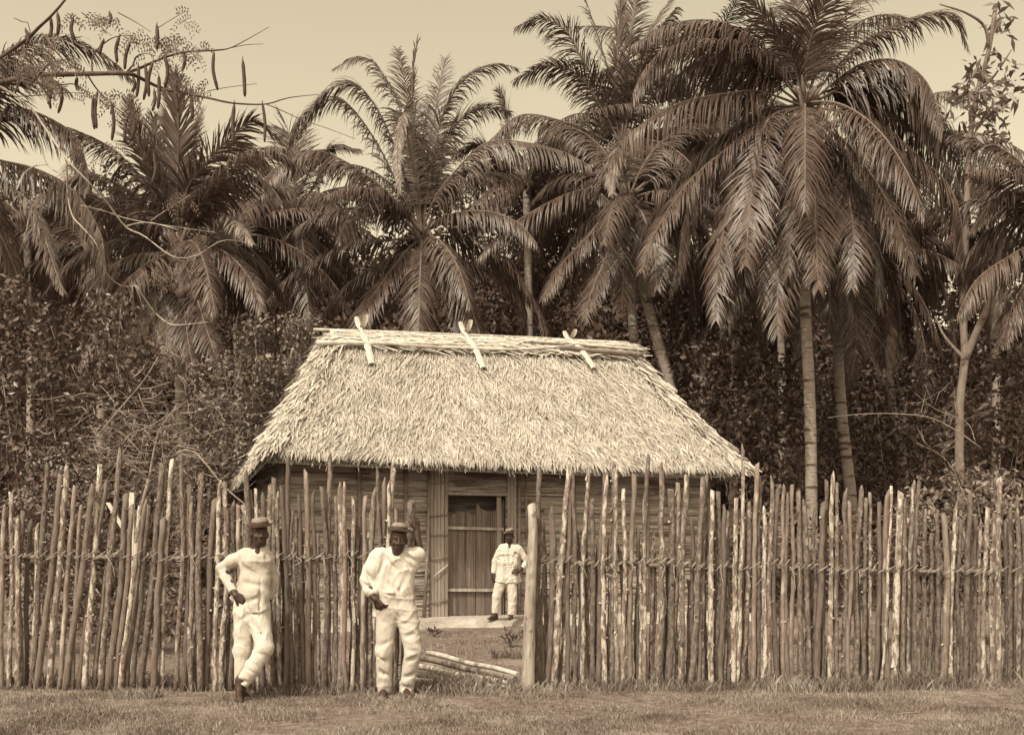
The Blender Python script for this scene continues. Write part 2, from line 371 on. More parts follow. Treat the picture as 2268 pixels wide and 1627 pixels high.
wall_panel(H(wr, wf+.02, 0), V, U, wb-wf, wz0, wz1, [], 'side_wall')
wall_panel(H(wl, wb, 0), U, V, wr-wl, wz0, wz1, [], 'back_wall')
for z in (.55, .98, 1.36, 1.75, 2.12, 2.5):
    for a0, a1 in ((wl+.02, DOOR0-.42), (DOOR1+.28, wr-.02)):
        mb = MB(); n = 8
        mb.tube([H(a0+(a1-a0)*i/(n-1), wf-.045, z+rng.uniform(-.018, .018)) for i in range(n)], [.018]*n, 6, jit=.1); mb.build('batten', M['pole_dark'], wfront)
for a in (wl+.02, 1.75, 2.62, 6.0, 7.6, wr-.03):
    mb = MB(); mb.tube([H(a, wf-.04, .1), H(a+.01, wf-.045, 1.6), H(a, wf-.04, 3.15)], [.045, .042, .04], 8, jit=.06); mb.build('corner_post' if a in (wl+.02, wr-.03) else 'wall_post', M['pole_dark'], wfront)
# door frame
def pole(pts, r, m, name, parent, n=8):
    mb = MB(); mb.tube(pts, r, n, jit=.05); return mb.build(name, M[m], parent)
mb = MB()
for i in range(5):
    a = DOOR0-.345+i*.068
    mb.box(H(a, wf-.03, .13), U*.060, -V*(.03+rng.uniform(0, .01)), Vector((0, 0, 2.95))+U*rng.uniform(-.01, .01))
jamb = mb.build('door_jamb', M['jamb'], house, smooth=False)
for z in (.42, 1.22, 2.02, 2.62, 1.66):
    pole([H(DOOR0-.40, wf-.085, z), H(DOOR0-.2, wf-.095, z+.02), H(DOOR0+.0, wf-.085, z+rng.uniform(.0, .05))], .012, 'pole_dark', 'binding', jamb, 6)
pole([H(DOOR0-.30, wf-.11, .90), H(DOOR0-.02, wf-.10, 1.12)], .014, 'pole', 'binding', jamb, 6)
pole([H(DOOR0-.50, wf-.16, .13), H(DOOR0-.42, wf-.12, 1.3), H(DOOR0-.36, wf-.08, 3.0)], [.036, .034, .03], 'pole_dark', 'jamb_pole', house)
mb = MB()
for i in range(3):
    mb.box(H(DOOR1+.02+i*.062, wf-.03, .13), U*.055, -V*(.03+rng.uniform(0, .01)), Vector((0, 0, 2.95)))
mb.build('door_jamb', M['jamb'], house, smooth=False)
pole([H(DOOR1+.26, wf-.10, .13), H(DOOR1+.25, wf-.09, 1.5), H(DOOR1+.25, wf-.08, 3.0)], .032, 'pole_dark', 'jamb_pole', house)
pole([H(DOOR1+.40, wf-.07, 1.6), H(DOOR1+.40, wf-.07, 3.0)], .022, 'pole_dark', 'jamb_pole', house)
mb = MB(); mb.box(H(DOOR0-.01, wf-.035, DOORZ), U*(DOOR1-DOOR0+.02), -V*.05, Vector((0, 0, .05))); mb.build('lintel', M['jamb'], house, smooth=False)
# door: two leaves of upright canes, ragged at the top
for k, (d0, d1) in enumerate(((DOOR0+.03, (DOOR0+DOOR1)/2-.006), ((DOOR0+DOOR1)/2+.008, DOOR1-.015))):
    mb = MB(); a = d0; n_ = 0
    while a < d1-.008:
        w = rng.uniform(.014, .026); t = (a-d0)/(d1-d0)
        top = (2.02+.10*math.sin(t*math.pi)+rng.uniform(-.012, .012)) if k == 0 else (2.06+.22*(1-t)**1.5+.33*max(0, t-.80)/.2+rng.uniform(-.01, .01)-.05*math.sin(t*6))
        mb.box(H(a, wf+.05+rng.uniform(0, .012), .145+rng.uniform(0, .03)), U*min(w-.003, d1-a), V*.014, Vector((0, 0, min(top, 2.42)-.15))+U*rng.uniform(-.006, .006)); a += w
    lf = mb.build('door_leaf', M['door'], house, smooth=False)
mb = MB(); mb.box(H(DOOR1-.17, wf+.02, .16), U*.09, V*.02, Vector((0, 0, 2.26))); mb.build('door_stile', M['jamb'], house, smooth=False)
for z in (.62, 1.79):
    mb = MB(); mb.box(H(DOOR0-.02, wf+.0, z), U*(DOOR1-DOOR0-.02)+Vector((0, 0, -.02)), V*.028, Vector((0, 0, .055))); mb.build('door_rail', M['post'], house, smooth=False)
# the dark inside: floor and a back partition close the view through the door's torn top
mb = MB(); mb.box(H(wl+.05, 1.5, .12), U*(wr-wl-.1), V*.04, Vector((0, 0, 3.2))); mb.build('inner_wall', M['slat'], house, smooth=False)

# earth platform the house stands on
pm = MB(); n = 60; top, bot, mid = [], [], []
for i in range(n):
    a = wl-.5+(wr-wl+1.0)*i/(n-1); e = .12*math.sin(i*.7)+.06*math.sin(i*1.9); dz = rng.uniform(-.012, .012)
    top.append(H(a, wf+.1, .155)); mid.append(H(a, wf-.80+e*.6, .135+dz)); bot.append(H(a, wf-1.10+e, -.01))
pm.add(top+mid+bot, [(r*n+i, (r+1)*n+i, (r+1)*n+i+1, r*n+i+1) for r in range(2) for i in range(n-1)])
pm.add([H(wl-.6, wf+.1, .155), H(wr+.6, wf+.1, .155), H(wr+.6, 6.9, .155), H(wl-.6, 6.9, .155), H(wl-.6, wf+.1, -.02), H(wr+.6, wf+.1, -.02), H(wr+.6, 6.9, -.02), H(wl-.6, 6.9, -.02)], [(0, 1, 2, 3), (1, 5, 6, 2), (4, 0, 3, 7), (2, 6, 7, 3)])
tag(pm.build('earth_platform', M['earth']), None, None, kind='structure')

# ------------------------------------------------------------------ stake fences
def fence_D(px):
    return 10.72 + .00000022*(px-850)**2 if px < 1050 else 10.95+.00000040*(px-1150)**2
LEFT = [(-52, 1120, -60, 13), (-30, 1100, -36, 12), (-8, 1060, -22, 13), (12, 1128, 6, 12), (26, 1090, 20, 11), (38, 1150, 38, 13), (47, 1133, 42, 13), (65, 1155, 57, 11), (104, 1036, 68, 12), (135, 1053, 80, 14), (151, 1036, 108, 15), (166, 1078, 130, 11), (207, 1080, 143, 14), (222, 1028, 186, 13), (236, 1066, 172, 10), (265, 1007, 221, 13),
 (281, 1093, 237, 15), (294, 1118, 255, 12), (323, 1121, 277, 13), (332, 1118, 294, 11), (360, 1026, 310, 15), (361, 1148, 340, 15), (381, 1020, 355, 11), (404, 1022, 390, 11), (419, 1072, 405, 12), (427, 1110, 425, 12),
 (444, 1047, 443, 14), (474, 1103, 457, 16), (487, 1072, 476, 11), (500, 1068, 490, 12), (497, 1190, 484, 10), (515, 1122, 512, 12), (527, 1119, 524, 10), (540, 1118, 536, 13), (549, 1051, 552, 13), (558, 1098, 560, 8), (566, 1084, 570, 9), (586, 1101, 584, 13), (596, 1074, 600, 13), (605, 1059, 611, 11),
 (614, 1104, 622, 11), (624, 1089, 634, 12), (636, 1014, 649, 12), (661, 1113, 672, 11), (679, 1049, 684, 13), (692, 1094, 700, 10), (713, 1078, 716, 12), (730, 1014, 728, 12), (743, 1097, 742, 10), (754, 1082, 755, 14), (764, 1079, 768, 11),
 (788, 1146, 785, 15), (808, 1098, 802, 11), (826, 1098, 817, 14), (839, 1046, 834, 10), (848, 1076, 850, 13), (864, 1079, 860, 10), (872, 1034, 868, 13), (648, 1200, 655, 9), (676, 1190, 662, 9), (705, 1180, 709, 9), (735, 1195, 735, 9), (775, 1170, 776, 10), (545, 1150, 545, 12), (575, 1130, 577, 11), (622, 1170, 627, 10), (797, 1180, 794, 10), (690, 1215, 692, 10), (720, 1210, 722, 9), (760, 1205, 762, 9), (842, 1150, 843, 11), (812, 1190, 810, 10), (658, 1150, 660, 9)]
rr = [(275, 95, 265, 30), (345, 350, 315, 36), (442, 70, 352, 34), (425, 350, 400, 30), (455, 230, 440, 26), (478, 118, 480, 22), (552, 100, 518, 24), (580, 265, 578, 28), (648, 118, 605, 34), (662, 165, 655, 28), (702, 68, 688, 30), (717, 95, 722, 22), (765, 205, 760, 26), (822, 128, 790, 30), (880, 255, 876, 24), (907, 18, 898, 26), (975, 85, 962, 32), (1030, 210, 1010, 40), (1083, 172, 1043, 26), (1118, 138, 1088, 34), (1212, 150, 1142, 32), (1240, 142, 1222, 34), (1276, 218, 1268, 28), (1316, 222, 1290, 30), (1346, 330, 1322, 26), (1412, 258, 1395, 26), (1448, -10, 1410, 22), (1487, 295, 1442, 34),
 (495, 480, 495, 24), (538, 400, 545, 26), (610, 540, 606, 24), (680, 500, 672, 26), (740, 560, 735, 26), (845, 430, 840, 22), (935, 480, 925, 24), (1160, 420, 1165, 26), (1190, 560, 1192, 24), (1365, 360, 1370, 22), (1450, 375, 1465, 20), (300, 640, 290, 22), (560, 640, 556, 22), (640, 600, 634, 24), (1075, 500, 1070, 22), (860, 640, 858, 20), (985, 610, 985, 22)]
RIGHT = [(1089+a*.3834, 1003+b*.3834, 1089+c*.3834, w*.3834) for a, b, c, w in rr]
r2 = [(30, 60, 5, 26), (48, 130, 40, 26), (118, 172, 90, 28), (155, 205, 155, 26), (190, 200, 190, 22), (212, 262, 216, 22), (244, 182, 235, 24), (272, 222, 292, 30), (308, 290, 335, 32), (437, 160, 412, 24), (423, 290, 385, 34), (472, 138, 455, 26), (500, 172, 500, 22), (542, 235, 530, 28), (582, 282, 570, 22), (630, 215, 600, 30), (662, 258, 648, 22), (687, 228, 690, 20), (740, 283, 718, 26), (808, 190, 750, 16), (790, 255, 790, 34), (870, 225, 830, 38), (897, 290, 880, 24), (942, 185, 910, 26), (967, 168, 948, 24), (1000, 515, 992, 22), (1047, 465, 1030, 24), (1072, 372, 1076, 26), (1122, 355, 1110, 36), (1182, 325, 1150, 24), (1207, 395, 1217, 24), (1262, 235, 1240, 30), (1292, 355, 1292, 26), (1372, 315, 1345, 26), (1402, 345, 1390, 30), (1435, 145, 1430, 30), (1472, 405, 1485, 26),
 (370, 560, 362, 24), (560, 480, 555, 24), (850, 560, 855, 26), (1150, 470, 1175, 22), (1330, 420, 1322, 24), (1420, 450, 1415, 22), (615, 470, 628, 22), (1510, 420, 1515, 26), (1545, 380, 1540, 26), (1235, 480, 1265, 20), (70, 330, 65, 24), (760, 430, 770, 26), (1500, 330, 1498, 24)]
LEFT += [(83, 1170, 72, 10), (180, 1120, 160, 10), (246, 1150, 205, 10), (310, 1130, 265, 11), (435, 1165, 433, 10), (505, 1150, 503, 9), (645, 1130, 646, 9), (668, 1170, 680, 9), (780, 1110, 779, 10), (820, 1140, 823, 9), (856, 1160, 857, 9), (876, 1130, 874, 10), (555, 1165, 556, 9), (608, 1175, 605, 9)]
FILL = [(1210+i*31+rng.uniform(-10, 10), rng.uniform(1120, 1330), 0, rng.uniform(8, 11)) for i in range(34)]
RIGHT += [(2254, 1110, 2256, 10), (2266, 1150, 2264, 10), (2280, 1100, 2282, 11), (2296, 1120, 2297, 10)]
RIGHT += [(1662.3+a*.3832, 1003+b*.3832, 1662.3+c*.3832, w*.3832) for a, b, c, w in r2]
def stake_mesh(xt, yt, xb, wpx, D, smooth_bark, flakes):
    top = W(xt, yt, D+rng.uniform(-.02, .05)); base = W(xb, 1500, D); base.z = -.05
    # base pixel was read at the ground line: put it there
    base.x = (xb-HX)/F*D
    r = wpx/F*D*.5; mb = MB(); n = 13; bend = Vector((rng.gauss(0, .016), rng.gauss(0, .012), 0)); b2 = Vector((rng.gauss(0, .008), 0, 0))
    pts = []; rad = []
    for i in range(n):
        t = i/(n-1); pts.append(base.lerp(top, t)+bend*math.sin(math.pi*t)+b2*math.sin(2.6*math.pi*t)+Vector((rng.gauss(0, .004), 0, 0)))
        rad.append(r*(1.08-.22*t)*(1+rng.uniform(-.06, .06)))
    kind = rng.random(); sd = Vector((rng.uniform(-1, 1), rng.uniform(-1, .3), 0)).normalized()
    if kind < .45:                                  # chopped to a point
        ax = (pts[-1]-pts[-2]).normalized(); off = sd*r*.5
        pts.append(pts[-1]+ax*rng.uniform(.03, .09)+off); rad[-1] *= .9; rad.append(r*.18)
        mb.tube(pts, rad, 9, jit=.09, capmi=1)
    else:
        mb.tube(pts, rad, 9, jit=.09, slant=(sd, rng.uniform(.1, 1.1)), capmi=1)
    for k in range(rng.choice((0, 1, 1, 2, 3))):     # knots and cut side shoots
        t = rng.uniform(.2, .97); i = int(t*(n-1)); d = Vector((rng.choice((-1, 1))*rng.uniform(.5, 1), rng.uniform(-.9, .2), rng.uniform(.2, .8))).normalized()
        mb.tube([pts[i], pts[i]+d*(r*1.05), pts[i]+d*(r*1.05+rng.uniform(.01, .035))], [r*.6, r*.42, r*.3], 6, jit=.1, capmi=1)
    for k in range(flakes):                          # lifting bark
        t = rng.uniform(.03, .97); i = min(n-2, int(t*(n-1))); p = pts[i].lerp(pts[i+1], rng.random()); a = rng.uniform(-2.9, -.3); d = Vector((math.cos(a), math.sin(a), 0)); s_ = Vector((-d.y, d.x, 0))
        w_, h_ = r*rng.uniform(.2, .5), rng.uniform(.012, .06); p = p+d*r*.98; o_ = d*rng.uniform(.006, .022); sg = rng.choice((-1, 1))
        mb.add([p-s_*w_, p+s_*w_, p+s_*w_*.8+Vector((0, 0, h_*sg))+o_, p-s_*w_*.7+Vector((0, 0, h_*sg))+o_*1.3], [(0, 1, 2, 3)])
    return mb, base, top
def lash(zpts, fn_D, xs_):
    """vine wound round rail and stakes, one slanting turn per gap"""
    mb = MB()
    rail = [W(x, zpts(x)+2, fn_D(x)+.10) for x in xs_]
    return rail
def build_fence(name, label, data, ylash, flakes, group=None):
    cx = sum(d[0] for d in data)/len(data)
    root = empty(name, W(cx, HY, fence_D(cx))*1 - Vector((0, 0, CH)), label, 'fence', group)
    for (xt, yt, xb, w) in data:
        D = fence_D((xt+xb)/2)+rng.uniform(-.05, .05)
        if yt > 1135 and w < 12: D += .07
        sm = rng.random() < .28
        mb, b, t = stake_mesh(xt, yt, xb, w*(1.10 if data is RIGHT else 1.0), D, sm, 0 if sm else flakes)
        mb.build('stake', [M['stake_smooth' if sm else 'stake'], M['cut']], root)
    if data is RIGHT:                                # thin stakes standing behind the gaps of the front row
        allm = MB()
        for (xt, yt, xb, w) in FILL:
            mb, b, t = stake_mesh(xt, yt, xt-rng.uniform(0, 12), w, fence_D(xt)+.10, True, 0); k0 = len(allm.v); allm.v += mb.v; allm.f += [tuple(i+k0 for i in f) for f in mb.f]; allm.m += mb.m
        allm.build('stake', [M['stake'], M['cut']], root)['kind'] = 'stuff'
    x0, x1 = min(d[0] for d in data)-6, max(d[0] for d in data)+6
    xsn = [x0+(x1-x0)*i/40 for i in range(41)]
    mb = MB(); mb.tube([W(x, ylash(x)+3+rng.uniform(-2, 2), fence_D(x)+.085) for x in xsn], .022, 7, jit=.1); mb.build('rail', M['pole_dark'], root)
    mb = MB(); x = x0+4
    while x < x1-16:
        st = rng.uniform(11, 27); y = ylash(x)+rng.uniform(-4, 4)+3*math.sin(x*.021); D = fence_D(x)
        for q in range(rng.choice((1, 1, 2, 2, 3))):
            dy = rng.uniform(-3.5, 3.5); up = rng.uniform(7, 15)
            p = [W(x-2, y+up*.55+dy, D+.03), W(x+st*.2, y+up*.4+dy, D-.055), W(x+st*.6, y-up*.1+dy, D-.085), W(x+st*.95, y-up*.55+dy, D-.05), W(x+st+3, y-up*.7+dy, D+.04)]
            mb.tube(curve(p, 8), .0048, 5)
        if rng.random() < .14:
            p = [W(x, y, D-.07), W(x+rng.uniform(-4, 16), y+rng.uniform(8, 30), D-.10), W(x+rng.uniform(-14, 22), y+rng.uniform(20, 55), D-.09)]; mb.tube(curve(p, 8), .004, 5)
        x += st
    mb.build('lashing', M['vine'], root)
    return root
build_fence('stake_fence', 'sparser bark-covered stake fence on the left, its stakes leaning, behind two men', LEFT, lambda x: 1229+.0055*x, 4)
build_fence('stake_fence', 'dense palisade of peeling stakes to the right of the thick gate post', RIGHT, lambda x: 1240+.028*(x-1190) if x < 2000 else 1262, 8)

print('stakes', len(LEFT), len(RIGHT))
# gate posts
def gpost(prof, D0, D1, label, m, n=12, top_cut=True):
    pts = [W(x, y, D0) for x, y, w in prof]; pts[0].z = -.06
    mb = MB(); P = curve(pts, 16); rad = [np.interp(i/15, np.linspace(0, 1, len(prof)), [w for _, _, w in prof])/F*D0*.5 for i in range(16)]
    mb.tube(P, rad, 14, jit=.045, slant=(Vector((.6, -.8, 0)), .5), capmi=1)
    for k in range(26):
        i = rng.randrange(1, 15); a = rng.uniform(-2.8, -.3); d = Vector((math.cos(a), math.sin(a), 0)); s_ = Vector((-d.y, d.x, 0)); p = P[i]+d*rad[i]*.97; h_ = rng.uniform(.03, .12); w_ = rng.uniform(.006, .02)
        mb.add([p-s_*w_, p+s_*w_, p+s_*w_*.6+Vector((0, 0, h_))+d*.012, p-s_*w_*.6+Vector((0, 0, h_))+d*.016], [(0, 1, 2, 3)])
    o = mb.build('gate_post', [M[m], M['cut']], origin=(pts[0].x, pts[0].y, 0)); tag(o, label, 'gate post'); return o
gpost([(1168, 1522, 32), (1172, 1380, 26), (1177, 1250, 24), (1180, 1170, 22), (1176, 1118, 18)], 10.78, 0, 'thick weathered gate post at the near end of the right-hand palisade', 'post')
gpost([(896, 1525, 20), (899, 1380, 20), (903, 1240, 20), (909, 1160, 19), (911, 1112, 20)], 10.62, 0, 'flat-topped rough gate post gripped by the raised hand of the man in white blouse', 'stake')
for (x, y) in ((906, 1168),):
    mb = MB()
    for q in range(3): mb.tube([W(x+11*math.cos(a), y+3*math.sin(a*1.0)+q*2, 10.62-.05*math.sin(a)) for a in [i*math.pi/6 for i in range(13)]], .005, 5, cap=False)
    gp = [o for o in bpy.data.objects if o.name.startswith('gate_post')][-1]; mb.build('binding', M['vine'], gp)

# poles dropped across the gateway
def ground_pole(p0, p1, r, label, m='pole', z=None):
    mb = MB(); n = 10
    P = [Vector(p0).lerp(Vector(p1), i/(n-1)) for i in range(n)]
    for i, p in enumerate(P): p.z += .008*math.sin(i*1.1)
    mb.tube(P, [r*(1-.12*i/(n-1)) for i in range(n)], 9, jit=.04)
    o = mb.build('bamboo_pole', M[m], origin=(p0[0], p0[1], 0)); tag(o, label, 'pole', 'poles lying across the gateway')
ground_pole((-.98, 12.65, .20), (.06, 11.0, .14), .030, 'uppermost of the poles lying across the gateway, by the gate post')
ground_pole((-1.05, 12.35, .17), (.03, 10.95, .10), .034, 'second pole down in the heap lying across the gateway', 'pole_dark')
ground_pole((-1.10, 12.15, .10), (-.02, 10.85, .06), .034, 'pale pole third from the top in the gateway heap')
ground_pole((-1.15, 11.4, .035), (-.02, 10.72, .035), .030, 'lowest pole of the gateway heap, flat on the grass')
# ------------------------------------------------------------------ palms
def frond_mesh(pts, L, n=130, droop=.7, m='frond', ang0=66, up=.0, wid=.034, bare=.16, rr0=.035, tilt=0.0, flat=0.0):
    """rachis through pts (base to tip) with two rows of leaflets"""
    mb = MB(); P = curve(pts, n+1); Z = Vector((0, 0, 1))
    PR = P[::6]+[P[-1]]; mb.tube(PR, [rr0*(1-.88*i/(len(PR)-1)) for i in range(len(PR))], 5, mi=1)
    Sprev = None
    for i in range(int(n*bare), n):
        t = i/n; T = (P[i+1]-P[i]).normalized(); S = T.cross(Z)
        if S.length < .25:
            S = Sprev if Sprev is not None else T.cross(Vector((0, 1, .3)))
        S = (S-T*S.dot(T)).normalized()
        if Sprev is not None:
            if S.dot(Sprev) < 0: S = -S
            S = (S*.5+Sprev*.5); S = (S-T*S.dot(T)).normalized()
        Sprev = S; N = S.cross(T).normalized()
        if tilt: S = (S*math.cos(tilt)+N*math.sin(tilt)).normalized(); N = S.cross(T).normalized()
        prof = min(1, .55+t*1.6)*(1-.72*max(0, (t-.55)/.45)**1.4)
        a = R(ang0-38*t); clump = 1+.45*math.sin(i*.31+pts[0].x*7)*math.sin(i*.13+pts[-1].x*3)
        for sd in (-1, 1):
            if rng.random() < .035: continue
            l = L*1.15*prof*rng.uniform(.75, 1.1); a2 = a+R(rng.gauss(0, 7)); d = (S*sd*math.sin(a2)+T*math.cos(a2)+N*(up+.18*(clump-1))+Vector((rng.gauss(0, .05), rng.gauss(0, .05), rng.gauss(0, .05)))).normalized()
            w = wid*(.8+.4*(1-t))*rng.uniform(.85, 1.15); wv = (T-d*T.dot(d)).normalized(); p = P[i]; b = len(mb.v)
            dr = droop*clump*rng.uniform(.6, 1.5)*(1.6 if rng.random() < .07 else 1)
            vs = [p-wv*w*.35, p+wv*w*.35]; segs = 4
            for k in range(1, segs+1):
                p = p+d*l/segs; ww = w*(.55, .5, .36, .05)[k-1]; vs += [p-wv*ww, p+wv*ww]
                d = (d+Vector((0, 0, -1))*dr*.5).normalized(); wv = (T-d*T.dot(d)); wv = wv.normalized() if wv.length > .1 else S
            mb.add(vs, [(2*k, 2*k+1, 2*k+3, 2*k+2) for k in range(segs)])
    return mb
def palm(label, crown_px, D, base_px, trunk_w, fronds, nuts=(), back=13, leaf=.82, flen=4.6, low=-.9, trunk=True, mid=None, seed=1, group='coconut palms behind the house', crownlean=0):
    rng.seed(seed)
    c = W(crown_px[0], crown_px[1], D); bx = W(base_px, HY, D); base = Vector((bx.x, D, 0))
    root = empty('palm_tree', base, label, 'palm tree', group)
    r0 = trunk_w/F*D*.5
    pts = [base-Vector((0, 0, .1))]+([W(*m_, D) for m_ in mid] if mid else [base.lerp(c, .5)+Vector((.15, 0, 0))])+[c]
    P = curve(pts, 44); mb = MB(); rad = []
    for i in range(44):
        t = i/43; rad.append(r0*(1.0-.18*t)*(1.45-.45*min(1, t*9))*(1+(.035 if i % 2 else -.02)))
    mb.tube(P, rad, 12, jit=.02)
    mb.build('trunk', M['trunk'], root)
    mb = MB()                                         # leaf bases and fibre round the growing point
    for k in range(26):
        a = rng.uniform(0, 6.28); d = Vector((math.cos(a), math.sin(a), rng.uniform(.3, 1.6))).normalized(); p = c+Vector((0, 0, rng.uniform(-.5, .1)))
        mb.tube([p, p+d*.25, p+d*rng.uniform(.45, .7)], [r0*.55, r0*.4, r0*.16], 6, jit=.1)
    mb.build('crown_base', M['frond_pale'] if False else M['rachis'], root)
    for f in fronds:
        path, dy = f[0], f[1]; kw = f[2] if len(f) > 2 else {}
        pw = [c+Vector((0, 0, -.1))] if not kw.get('free') else []
        n_ = len(path)
        for i, (x, y) in enumerate(path):
            t = (i+1)/n_; pw.append(W(x, y, D+dy*t**1.3))
        k2 = dict(L=leaf, droop=.5); k2.update({k: v for k, v in kw.items() if k not in ('free', 'm')})
        k2['tilt'] = k2.get('tilt', rng.gauss(0, .3)); mm = kw.get('m', 'frond')
        mb = frond_mesh(pw, **k2); mb.build('frond', [M[mm], M['rachis']], root, smooth=False)
    for k in range(back):                             # the far side of the crown
        az = R(rng.uniform(15, 165)) if k % 4 else R(rng.uniform(190, 350)); el = rng.uniform(low, 1.25); h = Vector((math.cos(az), math.sin(az), 0)); fl = flen*rng.uniform(.8, 1.1)
        d = (h*math.cos(el)+Vector((0, 0, math.sin(el)))); p = c.copy(); pw = [p.copy()]
        for q in range(5):
            p = p+d*fl/5; pw.append(p.copy()); d = (d+Vector((0, 0, -.30))).normalized()
        mb = frond_mesh(pw, L=leaf, droop=.9, n=110, up=-.15); mb.build('frond', [M['frond'], M['rachis']], root, smooth=False)
    for (x, y, dy) in nuts:
        p = W(x, y, D+dy); mbn = MB(); n1, n2 = 10, 7; rr_ = rng.uniform(.11, .14)
        vs = [p+Vector((rr_*math.sin(math.pi*j/n2)*math.cos(2*math.pi*i/n1), rr_*math.sin(math.pi*j/n2)*math.sin(2*math.pi*i/n1), rr_*1.25*math.cos(math.pi*j/n2))) for j in range(n2+1) for i in range(n1)]
        mbn.add(vs, [(j*n1+i, j*n1+(i+1) % n1, (j+1)*n1+(i+1) % n1, (j+1)*n1+i) for j in range(n2) for i in range(n1)])
        mbn.build('coconut', M['nut'], root)
    return root

HD = dict(droop=1.15, up=-.35)                          # hanging curtains
palm('tallest palm, right of the house, ringed straight trunk and huge drooping fronds', (1782, 228), 27.0, 1798, 27, [
    ([(1700, 118), (1640, 68), (1568, 45), (1480, 55), (1400, 100)], -1.0, dict(L=1.0, n=140, **HD)),
    ([(1690, 205), (1624, 205), (1498, 231), (1390, 301), (1344, 372)], -1.6, dict(L=1.05, n=140, **HD)),
    ([(1701, 268), (1558, 371), (1484, 458), (1437, 545), (1422, 600)], -2.2, dict(L=1.0, n=140, droop=.8, up=.05)),
    ([(1720, 250), (1690, 290), (1668, 400), (1655, 520), (1650, 590)], -2.6, dict(L=1.05, droop=.5, up=.1, n=140)),
    ([(1740, 250), (1660, 330), (1610, 470), (1590, 600), (1585, 710)], -1.8, dict(L=1.0, droop=.55, n=140)),
    ([(1790, 291), (1803, 400), (1806, 500), (1812, 640)], -2.9, dict(L=1.0, droop=.4, n=140)),
    ([(1827, 284), (1880, 321), (1947, 415), (1991, 502), (2030, 610)], -2.2, dict(L=1.1, droop=.7, n=140)),
    ([(1863, 248), (1947, 278), (2031, 345), (2114, 435), (2140, 600)], -1.4, dict(L=1.15, n=140, **HD)),
    ([(1830, 230), (1940, 240), (2040, 300), (2110, 390), (2135, 500)], .4, dict(L=1.1, n=140, **HD)),
    ([(1867, 167), (1914, 140), (1974, 132), (2024, 154), (2062, 200), (2090, 290)], -1.2, dict(L=1.05, n=140, **HD)),
    ([(1873, 127), (1947, 77), (2047, 37), (2110, 40), (2140, 100)], -.6, dict(L=1.0, n=140, droop=.8, up=.05)),
    ([(1786, 134), (1806, 50), (1850, -40), (1900, -90)], -1.6, dict(L=.95, droop=.5)),
    ([(1753, 134), (1700, 50), (1640, -30)], -.6, dict(L=.9, droop=.5)),
    ([(1775, 120), (1765, 20), (1760, -80)], .3, dict(L=.9, droop=.4)),
    ([(1810, 150), (1870, 30), (1960, -40), (2050, -50)], .5, dict(L=.9, droop=.6)),
    ([(1830, 300), (1870, 400), (1890, 520), (1885, 640)], -1.8, dict(L=1.0, droop=.5)),
    ([(1750, 270), (1730, 380), (1735, 500), (1740, 620)], -1.0, dict(L=1.0, droop=.5)),
    ([(1705, 140), (1650, 85), (1580, 62), (1500, 85), (1430, 150), (1400, 210)], -.4, dict(L=1.35, n=140, **HD)),
    ([(1690, 170), (1620, 130), (1540, 140), (1460, 200)], .3, dict(L=1.25, n=140, **HD)),
    ([(1870, 190), (1930, 160), (1995, 165), (2050, 220), (2080, 320)], -.6, dict(L=1.35, n=140, **HD)),
    ([(1760, 290), (1745, 420), (1725, 560), (1722, 740)], -2.0, dict(L=1.1, droop=.4)),
    ([(1850, 290), (1890, 400), (1935, 540), (1950, 680)], -1.0, dict(L=1.1, droop=.5)),
    ([(1690, 270), (1580, 360), (1520, 470), (1500, 600)], -.4, dict(L=1.15, droop=.8, up=-.2)),
    ([(1870, 200), (1990, 200), (2090, 270), (2140, 400)], .9, dict(L=1.15, **HD)),
    ([(1700, 240), (1600, 300), (1540, 380), (1510, 480)], .8, dict(L=1.0, droop=.7)),
], nuts=[(1760, 262, -.4), (1778, 275, -.5), (1800, 268, -.4), (1815, 255, -.2)], back=13, leaf=1.1, flen=5.6, low=-1.2, mid=[(1797, 1180), (1793, 900), (1780, 600)], seed=21)
palm('leaning palm close behind the tallest one, its thin trunk bending right at the foot', (1848, 470), 31.0, 1900, 26, [
    ([(1870, 540), (1890, 640), (1895, 760), (1880, 850)], -1.2, dict(L=.9, droop=.4)),
    ([(1820, 540), (1790, 640), (1780, 760), (1790, 850)], -1.2, dict(L=.9, droop=.4)),
    ([(1900, 510), (1960, 580), (1990, 680), (1985, 790)], -.8, dict(L=.9, droop=.6)),
    ([(1790, 500), (1720, 580), (1690, 680), (1690, 780)], -.8, dict(L=.9, droop=.6)),
    ([(1760, 450), (1660, 490), (1600, 570), (1570, 700)], -.4, dict(L=.9, droop=.7)),
    ([(1920, 440), (2010, 470), (2060, 560), (2080, 690)], -.4, dict(L=.9, droop=.7)),
], back=10, leaf=.85, flen=4.6, mid=[(1885, 1110), (1862, 900), (1852, 680)], seed=22)
palm('farther right palm with grey trunk curving up from the bright shrub', (1950, 560), 35.0, 2025, 22, [
    ([(1985, 620), (2030, 700), (2050, 800), (2040, 890)], -1.0, dict(L=.95, droop=.5)),
    ([(1920, 620), (1890, 720), (1885, 830)], -1.0, dict(L=.9, droop=.5)),
    ([(2010, 560), (2080, 620), (2110, 720), (2115, 820)], -.6, dict(L=.95, droop=.7)),
    ([(1960, 640), (1965, 740), (1955, 850)], -1.3, dict(L=.9, droop=.4)),
    ([(2030, 530), (2110, 560), (2170, 640)], .0, dict(L=.95, droop=.8)),
], back=10, leaf=.85, flen=4.4, mid=[(2000, 1050), (1972, 880), (1956, 700)], seed=23)
